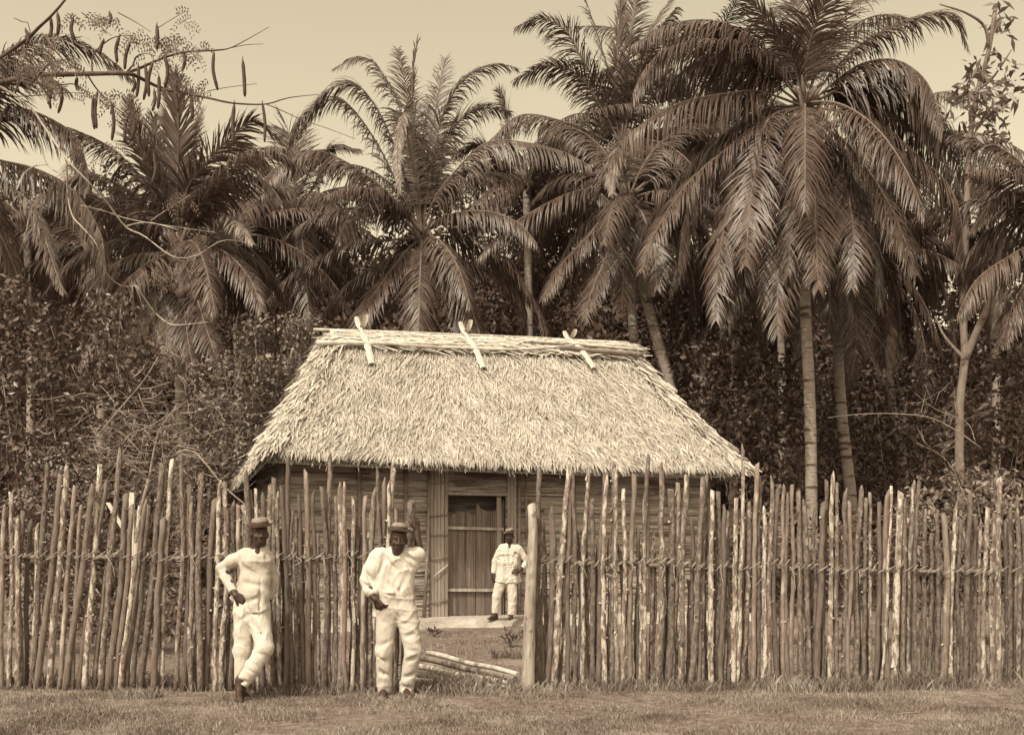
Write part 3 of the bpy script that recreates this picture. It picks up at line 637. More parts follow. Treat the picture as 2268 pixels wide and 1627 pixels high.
palm('palm rising directly behind the ridge of the thatched roof, coconuts under its crown', (935, 522), 31.0, 925, 22, [
    ([(925, 400), (912, 250), (915, 160), (925, 78)], -.3, dict(L=.62, ang0=30, droop=.1, up=.05, n=50)),
    ([(915, 400), (888, 250), (858, 184), (827, 140), (790, 128), (745, 150)], -.7, dict(L=.9, n=140, droop=.8)),
    ([(905, 410), (850, 270), (790, 190), (720, 205), (663, 290)], -.2, dict(L=1.0, n=140, droop=.8)),
    ([(895, 440), (830, 310), (760, 225), (690, 240), (640, 320)], 1.0, dict(L=1.0, n=140, droop=.7)),
    ([(870, 440), (807, 385), (734, 343), (683, 335), (617, 375), (576, 440)], -1.6, dict(L=1.1, n=140, **HD)),
    ([(945, 430), (961, 335), (988, 234), (1038, 167), (1095, 144), (1140, 150)], -.5, dict(L=.9, n=140, droop=.7)),
    ([(950, 470), (981, 412), (1068, 321), (1142, 313), (1242, 335), (1309, 368)], -1.2, dict(L=1.05, n=140, **HD)),
    ([(960, 500), (1001, 475), (1075, 468), (1145, 492), (1190, 540)], -1.8, dict(L=.9, **HD)),
    ([(985, 515), (1050, 530), (1130, 590), (1185, 670), (1212, 740)], -1.6, dict(L=.95, n=140, droop=.85, up=.05)),
    ([(955, 545), (990, 600), (1020, 680), (1032, 745)], -1.8, dict(L=.9, droop=.5)),
    ([(905, 550), (850, 620), (805, 690), (788, 750)], -1.8, dict(L=.9, droop=.5)),
    ([(880, 530), (780, 545), (665, 600), (590, 670), (560, 730)], -1.4, dict(L=.95, n=140, droop=.9, up=.05)),
    ([(910, 490), (874, 452), (838, 415), (780, 470), (745, 540)], -2.3, dict(L=.95, **HD)),
    ([(940, 400), (962, 260), (985, 130)], .6, dict(L=.85, droop=.4)),
    ([(930, 380), (900, 200), (880, 110)], 1.2, dict(L=.85, droop=.4)),
    ([(945, 400), (1000, 290), (1060, 240), (1130, 250)], 1.0, dict(L=.9, droop=.6)),
    ([(925, 420), (905, 320), (895, 250), (880, 330), (885, 430)], -1.8, dict(L=.5, m='frond_pale', droop=.9, wid=.04)),
    ([(940, 600), (930, 680), (915, 760)], -1.6, dict(L=.85, droop=.4)),
    ([(960, 560), (1080, 600), (1150, 660), (1170, 760)], -.2, dict(L=.9, droop=.8)),
    ([(890, 560), (780, 620), (720, 690), (690, 770)], .4, dict(L=.9, droop=.8)),
], nuts=[(940, 578, -.6), (915, 562, -.5), (966, 565, -.5), (950, 556, -.7), (928, 590, -.4)], back=13, leaf=.9, flen=5.0, seed=24)
palm('palm with curved trunk meeting the right end of the roof ridge', (1392, 442), 31.0, 1530, 27, [
    ([(1340, 418), (1270, 425), (1203, 455), (1116, 509), (1060, 570)], -1.2, dict(L=1.05, n=140, **HD)),
    ([(1357, 452), (1303, 522), (1240, 590), (1200, 665)], -1.8, dict(L=.9, droop=.7)),
    ([(1375, 490), (1350, 550), (1312, 640), (1292, 710)], -2.0, dict(L=.9, droop=.5)),
    ([(1392, 500), (1382, 580), (1376, 700)], -1.6, dict(L=.85, droop=.4)),
    ([(1430, 430), (1500, 430), (1560, 500), (1590, 590)], -.8, dict(L=.95, droop=.9)),
    ([(1420, 470), (1447, 550), (1455, 640)], -1.4, dict(L=.9, droop=.5)),
    ([(1420, 450), (1490, 500), (1530, 600), (1540, 700)], -.4, dict(L=.95, droop=.7)),
    ([(1385, 400), (1378, 350), (1370, 330), (1355, 380), (1352, 430)], -1.8, dict(L=.5, m='frond_pale', droop=.9)),
    ([(1330, 460), (1260, 540), (1220, 640), (1180, 740)], .5, dict(L=.9, droop=.7)),
    ([(1440, 400), (1520, 370), (1600, 410), (1650, 500)], .8, dict(L=.95, droop=.9)),
], nuts=[(1375, 470, -.5), (1400, 478, -.5)], back=12, leaf=.9, flen=4.8, mid=[(1490, 900), (1462, 780), (1425, 640), (1400, 520)], seed=25)
palm('palm whose upright fronds run out of the top of the picture right of centre', (1378, 325), 36.0, 1420, 22, [
    ([(1377, 260), (1367, 134), (1373, 33), (1385, -80)], -.6, dict(L=.8, droop=.15, ang0=42, up=.1, n=140)),
    ([(1350, 234), (1290, 134), (1250, 67), (1196, 42), (1143, 62)], -.8, dict(L=1.0, n=140, droop=.7)),
    ([(1340, 254), (1280, 167), (1213, 147), (1139, 178)], -.4, dict(L=.95, n=140, droop=.7)),
    ([(1320, 300), (1256, 272), (1156, 254), (1085, 310)], -1.4, dict(L=1.05, **HD)),
    ([(1392, 234), (1412, 134), (1450, 50), (1510, -30)], -.8, dict(L=.9, droop=.3, n=140)),
    ([(1410, 270), (1470, 190), (1540, 210), (1600, 300)], -.3, dict(L=1.0, droop=.8)),
    ([(1365, 220), (1330, 100), (1290, -20)], .5, dict(L=.9, droop=.3)),
    ([(1385, 200), (1400, 60), (1420, -60)], .6, dict(L=.9, droop=.3)),
    ([(1330, 320), (1240, 330), (1160, 400), (1120, 480)], .2, dict(L=1.0, droop=.9)),
    ([(1395, 260), (1440, 120), (1520, 60), (1600, 80)], .8, dict(L=.95, droop=.6)),
], back=13, leaf=.95, flen=5.0, low=-.4, mid=[(1405, 800), (1385, 520)], seed=26)
palm('left palm with a skirt of dead hanging fronds below its crown', (398, 555), 26.0, 405, 30, [
    ([(392, 440), (395, 300), (393, 230), (386, 165)], -.4, dict(L=.85, droop=.12, ang0=55, up=.1, n=140, wid=.045)),
    ([(360, 450), (325, 360), (301, 301), (285, 225)], -.6, dict(L=.8, droop=.2, ang0=58, n=140)),
    ([(410, 430), (450, 370), (500, 315), (560, 268), (610, 300)], -.4, dict(L=.85, droop=.35, n=140)),
    ([(430, 500), (480, 430), (540, 398), (590, 405), (625, 450)], -1.0, dict(L=.85, droop=.7)),
    ([(350, 510), (270, 470), (190, 440), (120, 460), (70, 530)], -1.0, dict(L=.9, droop=.8)),
    ([(430, 540), (500, 560), (555, 620), (580, 690)], -1.4, dict(L=.8, droop=.8)),
    ([(340, 560), (260, 580), (200, 650)], -1.2, dict(L=.8, droop=.8)),
    ([(385, 620), (372, 720), (366, 830)], -1.4, dict(L=.6, droop=.5, m='frond_pale', wid=.03)),
    ([(360, 610), (315, 700), (285, 800)], -1.5, dict(L=.55, droop=.6, m='frond_pale', wid=.03)),
    ([(420, 610), (455, 720), (492, 835)], -1.3, dict(L=.6, droop=.35, m='frond', ang0=60)),
    ([(405, 640), (415, 740), (430, 830)], -1.5, dict(L=.55, droop=.5, m='frond')),
    ([(400, 420), (430, 320), (440, 240)], .5, dict(L=.85, droop=.2)),
    ([(370, 440), (350, 340), (340, 260)], .6, dict(L=.85, droop=.2)),
    ([(440, 480), (520, 370), (600, 340), (680, 380)], .8, dict(L=.9, droop=.6)),
    ([(350, 480), (250, 400), (180, 390), (110, 430)], .7, dict(L=.9, droop=.7)),
    ([(420, 580), (500, 490), (530, 500), (560, 540)], -1.8, dict(L=.6, droop=.7, m='frond_pale')),
], nuts=[(420, 640, -.5), (400, 650, -.6), (432, 655, -.5), (385, 640, -.5)], back=13, leaf=.85, flen=4.4, mid=[(402, 900)], seed=27)
palm('palm beyond the left edge whose arched fronds reach in behind the pods', (-95, 300), 24.0, -130, 28, [
    ([(-30, 170), (35, 117), (100, 90), (167, 94), (234, 127), (285, 170)], .4, dict(L=.85, n=140, droop=.9, up=.05)),
    ([(-20, 270), (33, 241), (100, 258), (167, 301), (190, 360), (198, 420)], -.5, dict(L=.9, n=140, **HD)),
    ([(-30, 380), (40, 425), (84, 475), (110, 560), (140, 645)], -1.4, dict(L=.7, n=140, m='frond_pale', droop=.7)),
    ([(-20, 350), (80, 375), (160, 420), (220, 510), (235, 600)], -.4, dict(L=.9, n=140, **HD)),
    ([(-30, 230), (30, 160), (90, 160), (150, 200)], -1.3, dict(L=.8, droop=.8)),
    ([(-60, 420), (0, 520), (40, 620), (50, 720)], -.8, dict(L=.85, droop=.7)),
], back=3, leaf=.85, flen=4.4, seed=28)
palm('palm beyond the right edge with fronds drooping into the picture low', (2360, 520), 25.0, 2400, 28, [
    ([(2300, 535), (2230, 570), (2160, 622), (2118, 700)], -1.0, dict(L=.95, n=140, **HD)),
    ([(2290, 450), (2230, 430), (2190, 455), (2150, 510)], -.3, dict(L=.85, droop=.9)),
    ([(2310, 580), (2250, 660), (2215, 760)], -.8, dict(L=.9, droop=.7)),
    ([(2300, 480), (2220, 500), (2150, 560), (2120, 630)], .8, dict(L=.9, droop=.9)),
], back=5, leaf=.85, flen=4.2, seed=29)
palm('palm half hidden between the left palm and the one behind the roof', (655, 470), 36.0, 650, 20, [([(600, 380), (560, 330), (500, 330)], -.5, {}), ([(700, 400), (730, 330), (790, 330)], -.3, {}), ([(650, 380), (640, 300), (620, 250)], 0, dict(droop=.3))], back=18, leaf=1.0, flen=5.2, low=-.9, seed=31)
palm('palm half hidden behind the roof, between two taller crowns', (1165, 400), 37.0, 1160, 20, [([(1130, 320), (1120, 250), (1105, 200)], -.3, dict(droop=.3)), ([(1100, 360), (1060, 320), (1010, 340)], 0, {}), ([(1220, 350), (1270, 330), (1310, 380)], -.4, {})], back=18, leaf=1.0, flen=5.4, low=-.9, seed=32)
palm('palm half hidden left of the tallest palm, above the dark undergrowth', (1610, 430), 37.0, 1620, 20, [([(1560, 330), (1520, 300), (1470, 320)], -.3, {}), ([(1600, 300), (1590, 240), (1570, 190)], -.3, dict(droop=.3))], back=18, leaf=1.0, flen=5.4, low=-1.0, seed=33)
palm('palm half hidden low on the left, behind the pod tree boughs', (215, 570), 31.0, 210, 22, [([(160, 510), (100, 490), (50, 540)], -.3, {}), ([(260, 500), (280, 450), (265, 410)], -.3, dict(droop=.4))], back=16, leaf=1.0, flen=4.8, low=-.9, seed=34)
palm('palm behind the gap between the curved-trunk palm and the tallest one', (1545, 255), 39.0, 1550, 18, [], back=26, leaf=1.1, flen=6.0, low=-1.0, seed=41)
palm('palm crown showing behind the right half of the tallest palm', (1985, 330), 38.0, 1990, 18, [], back=26, leaf=1.1, flen=6.0, low=-1.1, seed=42)
palm('palm crown low behind the tallest palm, left of its trunk', (1720, 520), 37.0, 1725, 18, [], back=22, leaf=1.0, flen=5.0, low=-1.1, seed=43)
palm('palm crown behind the pods at the far left', (60, 500), 33.0, 55, 20, [], back=22, leaf=1.0, flen=5.2, low=-1.0, seed=44)
palm('palm crown filling the space between the left palm and the forest behind', (520, 520), 34.0, 515, 20, [], back=22, leaf=1.0, flen=5.0, low=-.9, seed=45)
palm('farthest palm right, its crown over the forked pale tree', (2190, 480), 36.0, 2200, 20, [], back=20, leaf=1.0, flen=4.6, low=-1.1, seed=46)
# dry pale sheath hanging off the left palm
rng.seed(5)

# ------------------------------------------------------------------ broad-leaved foliage
def leaf_cards(P, Nn, size, asp=.5):
    n = len(P); up = norm(nrg.normal(size=(n, 3))*.75+Nn*.9); t = np.cross(up, nrg.normal(size=(n, 3))); t = norm(t); b = np.cross(up, t)
    s = size[:, None]; v0 = P-t*s*.5; v2 = P+t*s*.5+up*s*.0; v1 = P+b*s*asp*.5+up*s*.06; v3 = P-b*s*asp*.5+up*s*.06
    V_ = np.stack([v0, v1, v2, v3], 1).reshape(-1, 3); Fq = np.arange(4*n).reshape(n, 4)
    return V_, Fq
def blobs_leaves(blobs, dens, size, gaps=.25):
    """leaf positions through a set of ellipsoids, thinned into clumps by a few random voids"""
    Ps, Ns = [], []
    for (c, r) in blobs:
        c = np.array(c); r = np.array(r); area = 4*math.pi*((r[0]*r[1])**1.6/3+(r[0]*r[2])**1.6/3+(r[1]*r[2])**1.6/3)**(1/1.6); n = int(area*dens)
        d = norm(nrg.normal(size=(n, 3))); k = nrg.random((n, 1))**.45*.75+.3; p = c+d*r*k
        # lumps
        ph = nrg.random(6)*6.28; f = 2.6/max(r.mean(), .3)
        w = np.sin(p[:, 0]*f*1.7+ph[0])*np.sin(p[:, 1]*f*1.4+ph[1])+np.sin(p[:, 2]*f*1.9+ph[2])*np.sin(p[:, 0]*f*.9+ph[3])
        keep = w > -1.2+gaps*2.2*nrg.random(n)
        Ps.append(p[keep]); Ns.append(norm(d[keep]/r))
    P = np.concatenate(Ps); Nn = np.concatenate(Ns); Nn = norm(Nn+np.array([0, 0, .7])); return P, Nn, size*(.6+.8*nrg.random(len(P)))
def bush(name, label, cat, blobs_px, D, dens, size, m, group=None, stems=6, asp=.5, gaps=.6, ylow=None):
    bl = []
    for (x, y, rx, ry, dy) in blobs_px:
        s = (D+dy)/F; bl.append((tuple(W(x, y, D+dy)), (rx*s, min(rx, ry)*s*.8+.3, ry*s)))
    cx = sum(b[0][0] for b in bl)/len(bl); root = empty(name, (cx, D, 0), label, cat, group)
    P, Nn, sz = blobs_leaves(bl, dens*1.3, size, gaps); k = P[:, 2] > .05; V_, Fq = leaf_cards(P[k], Nn[k], sz[k], asp)
    np_mesh('foliage', V_, Fq, M[m], root)
    mb = MB()
    for i in range(stems):
        c, r = rng.choice(bl); b = Vector((cx+rng.uniform(-.8, .8), D+rng.uniform(-.4, .4), -.05)); e = Vector(c)+Vector((rng.uniform(-1, 1)*r[0]*.7, rng.uniform(-1, 1)*r[1]*.6, rng.uniform(-.3, .9)*r[2]))
        md = b.lerp(e, .5)+Vector((rng.uniform(-.3, .3), rng.uniform(-.3, .3), .3)); mb.tube(curve([b, md, e], 10), [.024-.019*i_/9 for i_ in range(10)], 6, jit=.08)
    if stems: mb.build('stem', M['twig'], root)
    return root
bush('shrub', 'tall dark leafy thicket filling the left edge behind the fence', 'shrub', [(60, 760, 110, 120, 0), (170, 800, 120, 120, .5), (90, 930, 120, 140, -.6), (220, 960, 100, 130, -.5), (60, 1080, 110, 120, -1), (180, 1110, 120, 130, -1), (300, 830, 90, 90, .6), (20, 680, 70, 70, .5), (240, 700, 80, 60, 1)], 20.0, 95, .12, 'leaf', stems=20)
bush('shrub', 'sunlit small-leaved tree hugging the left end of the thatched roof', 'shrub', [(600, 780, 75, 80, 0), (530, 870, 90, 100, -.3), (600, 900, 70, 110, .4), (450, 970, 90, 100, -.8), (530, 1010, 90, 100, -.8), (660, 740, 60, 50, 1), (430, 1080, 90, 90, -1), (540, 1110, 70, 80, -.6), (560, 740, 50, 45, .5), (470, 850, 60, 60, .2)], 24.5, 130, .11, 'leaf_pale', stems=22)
bush('shrub', 'brushy low growth in front of the left thicket, tangled with dry twigs', 'shrub', [(330, 1000, 90, 80, 0), (260, 1060, 90, 80, .2), (370, 1090, 90, 80, -.4), (160, 1060, 80, 80, .2), (420, 1040, 60, 60, .3), (300, 1150, 120, 80, -.5), (90, 1150, 90, 80, 0), (470, 1160, 70, 70, .3)], 17.0, 110, .07, 'leaf_pale', stems=26)
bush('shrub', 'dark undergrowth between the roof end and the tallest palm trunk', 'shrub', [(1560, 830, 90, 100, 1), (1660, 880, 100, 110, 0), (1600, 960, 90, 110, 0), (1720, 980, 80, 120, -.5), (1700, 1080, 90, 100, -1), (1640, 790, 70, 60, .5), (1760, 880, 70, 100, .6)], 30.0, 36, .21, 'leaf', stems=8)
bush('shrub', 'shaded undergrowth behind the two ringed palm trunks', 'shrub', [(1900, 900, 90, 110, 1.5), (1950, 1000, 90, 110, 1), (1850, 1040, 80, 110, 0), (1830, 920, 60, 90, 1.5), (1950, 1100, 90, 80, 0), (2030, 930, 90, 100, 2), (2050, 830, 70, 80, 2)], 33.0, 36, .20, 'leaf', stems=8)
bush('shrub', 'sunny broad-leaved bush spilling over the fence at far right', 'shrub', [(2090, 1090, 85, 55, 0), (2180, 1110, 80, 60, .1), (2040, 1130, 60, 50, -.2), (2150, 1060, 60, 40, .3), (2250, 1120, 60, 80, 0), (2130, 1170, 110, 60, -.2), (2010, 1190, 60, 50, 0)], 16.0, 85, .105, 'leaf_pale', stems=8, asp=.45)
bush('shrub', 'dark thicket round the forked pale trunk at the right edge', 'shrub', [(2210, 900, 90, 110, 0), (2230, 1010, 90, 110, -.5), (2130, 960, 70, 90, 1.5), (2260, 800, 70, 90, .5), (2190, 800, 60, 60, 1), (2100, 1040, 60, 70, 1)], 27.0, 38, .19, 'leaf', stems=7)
bush('shrub', 'low weeds and creeper seen through the palisade right of the house', 'shrub', [(1700, 1180, 80, 60, 0), (1800, 1200, 80, 60, 0), (1900, 1200, 80, 60, 0), (2000, 1230, 90, 60, 0), (2120, 1240, 90, 60, 0), (2220, 1250, 90, 60, 0), (1650, 1290, 90, 70, .5), (1850, 1290, 120, 70, .5), (2050, 1290, 120, 70, .5), (2230, 1290, 120, 70, .5), (2320, 1220, 80, 90, 0)], 15.5, 110, .10, 'leaf_mid', stems=0)
bush('shrub', 'low weedy growth seen between the leaning stakes at far left', 'shrub', [(60, 1290, 80, 60, 0), (160, 1300, 80, 60, 0), (260, 1310, 80, 60, 0), (360, 1310, 80, 60, .3), (450, 1300, 80, 60, .6), (540, 1290, 70, 55, 1), (-40, 1270, 90, 90, 0), (40, 1200, 80, 80, .5), (150, 1210, 80, 80, .5), (250, 1220, 80, 70, .5), (350, 1230, 80, 70, .7), (440, 1220, 80, 70, .8), (520, 1230, 70, 70, 1), (100, 1370, 90, 60, 0), (250, 1380, 90, 60, 0), (400, 1380, 90, 60, 0), (520, 1370, 70, 50, .5)], 14.5, 100, .09, 'leaf_mid', stems=0)

# far woods as one mass
bl = []
def topline(px):
    return np.interp(px, [-400, 0, 250, 420, 640, 760, 1000, 1250, 1500, 1700, 1900, 2000, 2130, 2300, 2700], [440, 440, 400, 380, 400, 420, 380, 340, 330, 340, 400, 480, 640, 600, 500])
for i in range(260):
    px = rng.uniform(-500, 2800); D = rng.uniform(38, 47); ty = topline(px); y = rng.uniform(ty+90, 1200) if i > 45 else ty+rng.uniform(70, 130)
    y = y if i < 180 else rng.uniform(1060, 1200); s = D/F; r = rng.uniform(70, 130); bl.append((tuple(W(px, y, D)), (r*s, 1.6, r*s*rng.uniform(.7, 1.1))))
P, Nn, sz = blobs_leaves(bl, 22, .24, .12); hq = np.array([v for v in hv]).reshape(8, 90, 3); nl = 90000; fi, fj = nrg.random(nl)*88.9, nrg.random(nl)*6.9; i_, j_ = fi.astype(int), fj.astype(int); fi -= i_; fj -= j_
hp = hq[j_, i_]*((1-fi)*(1-fj))[:, None]+hq[j_, i_+1]*(fi*(1-fj))[:, None]+hq[j_+1, i_]*((1-fi)*fj)[:, None]+hq[j_+1, i_+1]*(fi*fj)[:, None]
hp = hp+nrg.normal(size=hp.shape)*.35+np.array([0, -.5, .2]); P = np.concatenate([P, hp]); Nn = np.concatenate([Nn, np.tile([[0, -.6, .8]], (nl, 1))]); sz = np.concatenate([sz, .3+.35*nrg.random(nl)])
V_, Fq = leaf_cards(P, Nn, sz, .5)
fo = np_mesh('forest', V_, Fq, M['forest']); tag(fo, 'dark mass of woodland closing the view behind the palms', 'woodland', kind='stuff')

# big-leaved tree at the right edge: pale trunk, fork, tufts of large leaves
t = empty('forked_tree', W(2128, HY, 26.0)-Vector((0, 0, CH)), 'pale forked tree at the right edge with big star-like leaf clusters above', 'tree')
mb = MB()
mb.tube(curve([W(2126, 1250, 26)-Vector((0, 0, .6)), W(2124, 1000, 26), W(2126, 880, 26), W(2136, 790, 26), W(2132, 690, 26.1), W(2138, 520, 26.2), W(2146, 325, 26.3), W(2163, 207, 26.3), W(2188, 117, 26.3), W(2205, 10, 26.3)], 40), [.125-.078*i/39 for i in range(40)], 10, jit=.04)
mb.tube(curve([W(2134, 800, 26), W(2160, 740, 25.9), W(2196, 650, 25.8), W(2212, 560, 25.6), W(2230, 420, 25.6)], 18), [.10-.05*i/17 for i in range(18)], 8, jit=.04)
mb.tube(curve([W(2132, 790, 26), W(2112, 770, 26.2), W(2088, 740, 26.4), W(2070, 700, 26.5)], 10), [.05-.03*i/9 for i in range(10)], 7, jit=.06)
mb.tube(curve([W(2190, 110, 26.3), W(2180, 60, 26.2), W(2140, 30, 26), W(2080, 10, 26)], 12), [.045-.03*i/11 for i in range(12)], 6, jit=.06)
mb.tube(curve([W(2165, 200, 26.3), W(2200, 170, 26.2), W(2240, 110, 26)], 10), [.04-.025*i/9 for i in range(10)], 6, jit=.06)
mb.build('trunk', M['trunk_grey'], t)
mb = MB()
def star(x, y, D, n, L):
    c = W(x, y, D)
    for k in range(n):
        a = rng.uniform(0, 6.28); d = Vector((math.cos(a), rng.uniform(-.7, .7), math.sin(a)*.9)).normalized(); l = L*rng.uniform(.6, 1.1); w = l*.14; s_ = d.cross(Vector((rng.uniform(-.4, .4), 1, rng.uniform(-.4, .4)))).normalized(); p = c+d*.05+Vector((rng.uniform(-.25, .25), rng.uniform(-.2, .2), rng.uniform(-.25, .25)))
        mb.add([p, p+d*l*.5+s_*w-Vector((0, 0, .02)), p+d*l-Vector((0, 0, l*.25)), p+d*l*.5-s_*w-Vector((0, 0, .02))], [(0, 1, 2, 3)])
for (x, y, n_, L) in [(2180, 190, 26, .5), (2150, 215, 24, .5), (2205, 215, 22, .5), (2135, 200, 14, .45), (2172, 140, 18, .42), (2160, 250, 20, .45), (2215, 250, 16, .45), (2190, 300, 16, .45), (2140, 285, 16, .4), (2165, 330, 10, .35), (2200, 320, 14, .4), (2225, 160, 18, .5), (2225, 70, 18, .5), (2210, 20, 16, .5), (2235, 320, 12, .4), (2120, 260, 10, .4), (2230, 205, 20, .5), (2190, 240, 18, .5), (2150, 170, 12, .4)]:
    star(x+rng.uniform(-12,12), y+rng.uniform(-12,12), 26.2+rng.uniform(-.6, .6), int(n_*1.1), L*.75)
mb.build('foliage', M['leaf'], t)

# ------------------------------------------------------------------ pod tree whose boughs enter top left
PD = 14.0
def Z1(x, y, dy=0): return W(x*.3347, y*.3347, PD+dy)
pt = empty('pod_tree', (W(-230, HY, PD).x, PD, 0), 'thin-branched tree reaching in at top left with long dark seed pods', 'tree')
mb = MB(); mb.tube(curve([W(-230, 1600, PD), W(-220, 900, PD), W(-190, 400, PD), W(-170, -60, PD), W(-150, -250, PD)], 24), [.16-.1*i/23 for i in range(24)], 10, jit=.04); mb.build('trunk', M['trunk_pale'], pt)
BR = [([(-560, 700), (105, 525), (250, 500), (600, 490), (850, 490), (930, 520), (1080, 590), (1200, 610), (1400, 655), (1550, 685), (1760, 690), (1900, 650), (2110, 625)], .045, .004, 'branch'),
 ([(850, 480), (930, 450), (1080, 385), (1230, 345), (1420, 335), (1520, 320), (1640, 260), (1780, 180)], .02, .003, 'branch'),
 ([(1520, 320), (1620, 300), (1740, 292)], .006, .003, 'branch'), ([(-500, 700), (110, 310), (250, 190), (360, 85), (480, -60)], .035, .012, 'branch'),
 ([(610, 490), (615, 370), (700, 280), (790, 240), (900, 240)], .012, .004, 'branch'), ([(830, 490), (880, 430), (900, 380), (960, 356), (1030, 372)], .014, .004, 'branch'),
 ([(580, 500), (640, 590), (740, 690), (800, 740), (900, 760)], .012, .004, 'branch'), ([(100, 620), (200, 200), (150, 150), (90, 120)], .01, .004, 'branch'),
 ([(-540, 300), (110, 640), (300, 850), (430, 1040), (580, 1200), (700, 1330), (830, 1500), (950, 1560), (1150, 1700), (1300, 1690), (1480, 1590), (1700, 1620)], .022, .004, 'trunk_pale'),
 ([(440, 1060), (450, 1300), (480, 1430), (540, 1500), (640, 1620), (700, 1800), (800, 1890), (900, 1890)], .012, .004, 'trunk_pale'),
 ([(110, 1260), (160, 1150), (230, 1100), (320, 1090)], .012, .004, 'trunk_pale'), ([(200, 800), (280, 1000), (320, 1100), (450, 1180)], .012, .004, 'trunk_pale'),
 ([(1370, 605), (1500, 580), (1700, 555)], .006, .003, 'branch'), ([(1760, 690), (1880, 740), (2000, 795), (2150, 845), (2350, 920)], .006, .003, 'branch'),
 ([(540, 85), (650, 170), (740, 240)], .006, .003, 'branch'), ([(780, 85), (900, 150), (1000, 215)], .006, .003, 'branch'), ([(1040, 190), (1120, 140), (1220, 80)], .005, .003, 'branch'),
 ([(540, 1360), (700, 1400), (900, 1460), (1430, 1540)], .008, .003, 'trunk_pale'), ([(1000, 1460), (1130, 1370), (1260, 1290)], .008, .003, 'trunk_pale'), ([(900, 1890), (1010, 2050), (1100, 2130), (1180, 2150), (1380, 2130)], .012, .005, 'trunk_pale'),
 ([(1000, 700), (1040, 600), (1090, 590)], .006, .003, 'branch'), ([(440, 1050), (560, 960), (620, 940)], .008, .003, 'branch'), ([(830, 1500), (900, 1480), (1000, 1475), (1180, 1520)], .010, .004, 'trunk_pale'),
 ([(250, 500), (330, 420), (420, 400), (520, 390)], .012, .004, 'branch'), ([(250, 505), (380, 560), (500, 560), (600, 640)], .010, .004, 'branch'), ([(105, 640), (300, 630), (480, 615), (640, 640)], .006, .003, 'branch')]
for pts, r0, r1, m in BR:
    mb = MB(); n = max(10, 4*len(pts)); P = curve([Z1(x, y, .25*math.sin(i*1.3)) for i, (x, y) in enumerate(pts)], n)
    mb.tube(P, [r0+(r1-r0)*i/(n-1) for i in range(n)], 6, jit=.08); mb.build('branch', M[m], pt)
PODS = [(335, 120, 330, 250), (380, 88, 380, 235), (485, 120, 495, 270), (725, 88, 722, 160), (790, 240, 775, 415), (860, 280, 825, 460), (1037, 165, 1038, 330), (685, 270, 660, 360), (1210, 330, 1205, 475), (1415, 340, 1440, 597), (1605, 392, 1620, 640), (915, 430, 905, 640), (960, 430, 950, 662), (1015, 400, 985, 640), (1090, 370, 1090, 580), (1050, 500, 1045, 720), (880, 510, 878, 610), (338, 500, 318, 690), (400, 570, 385, 750), (350, 540, 335, 720), (620, 640, 625, 855), (645, 610, 640, 850), (735, 680, 740, 930), (845, 750, 825, 940), (880, 740, 870, 930), (1165, 520, 1180, 740), (1260, 580, 1275, 790), (1550, 680, 1545, 957), (1735, 680, 1750, 940), (1015, 1010, 1005, 1220), (1020, 600, 1008, 735), (510, 520, 522, 600), (170, 200, 175, 300)]
for x0, y0, x1, y1 in PODS:
    mb = MB(); b = rng.uniform(-20, 20); P = curve([Z1(x0, y0-16), Z1(x0, y0), Z1((x0+x1)/2+b, (y0+y1)/2), Z1(x1, y1)], 12)
    r = rng.uniform(.020, .025); mb.tube(P, [.004, .008]+[r*(.8, .97, 1, 1, 1.03, 1, 1.02, 1, .92, .5)[i]*rng.uniform(.93, 1.06) for i in range(10)], 8, jit=.03); mb.build('seed_pod', M['pod'], pt)
mb = MB()
def spray(x, y, n, R_):
    for k in range(int(n*.55)):                                # small pinnate leaves
        cx, cy = x+rng.gauss(0, R_), y+rng.gauss(0, R_*.6); a = rng.uniform(-.9, .5); p = Z1(cx, cy, rng.uniform(-.3, .3)); d = Vector((math.cos(a)*rng.choice((-1, 1)), rng.uniform(-.5, .5), math.sin(a)-.25)).normalized(); s0 = d.cross(Vector((0, 1, .2))).normalized()
        for q in range(5):
            pp = p+d*.035*q+Vector((0,0,-.004*q*q))
            for sd in (-1, 1):
                e = (s0*sd+d*.5+Vector((0, 0, -.2))).normalized(); w = d*.012; l = .06*rng.uniform(.5, 1.2)
                mb.add([pp, pp+e*l*.5+w, pp+e*l, pp+e*l*.5-w], [(0, 1, 2, 3)])
for x, y, n_, r_ in [(330, 300, 20, 50), (250, 400, 44, 80), (420, 420, 30, 70), (300, 560, 26, 70), (780, 160, 12, 45), (740, 130, 8, 40), (880, 245, 12, 40), (1050, 290, 16, 40), (1150, 310, 22, 60), (1230, 300, 14, 50), (1340, 350, 10, 35), (1180, 530, 16, 45), (1300, 590, 14, 50), (1350, 620, 8, 30), (830, 620, 10, 40), (740, 690, 10, 50), (480, 110, 8, 30), (660, 110, 8, 30), (1260, 120, 10, 40), (640, 640, 8, 40), (860, 745, 12, 40), (960, 760, 8, 40), (560, 970, 10, 60), (700, 980, 12, 60), (1080, 380, 10, 40), (480, 590, 12, 60), (150, 480, 30, 60), (1020, 1750, 20, 90), (1200, 1800, 20, 90), (1300, 1580, 14, 60), (1180, 1310, 14, 60)]:
    spray(x, y, n_, r_)
mb.build('foliage', M['leaf_mid'], pt, smooth=False)

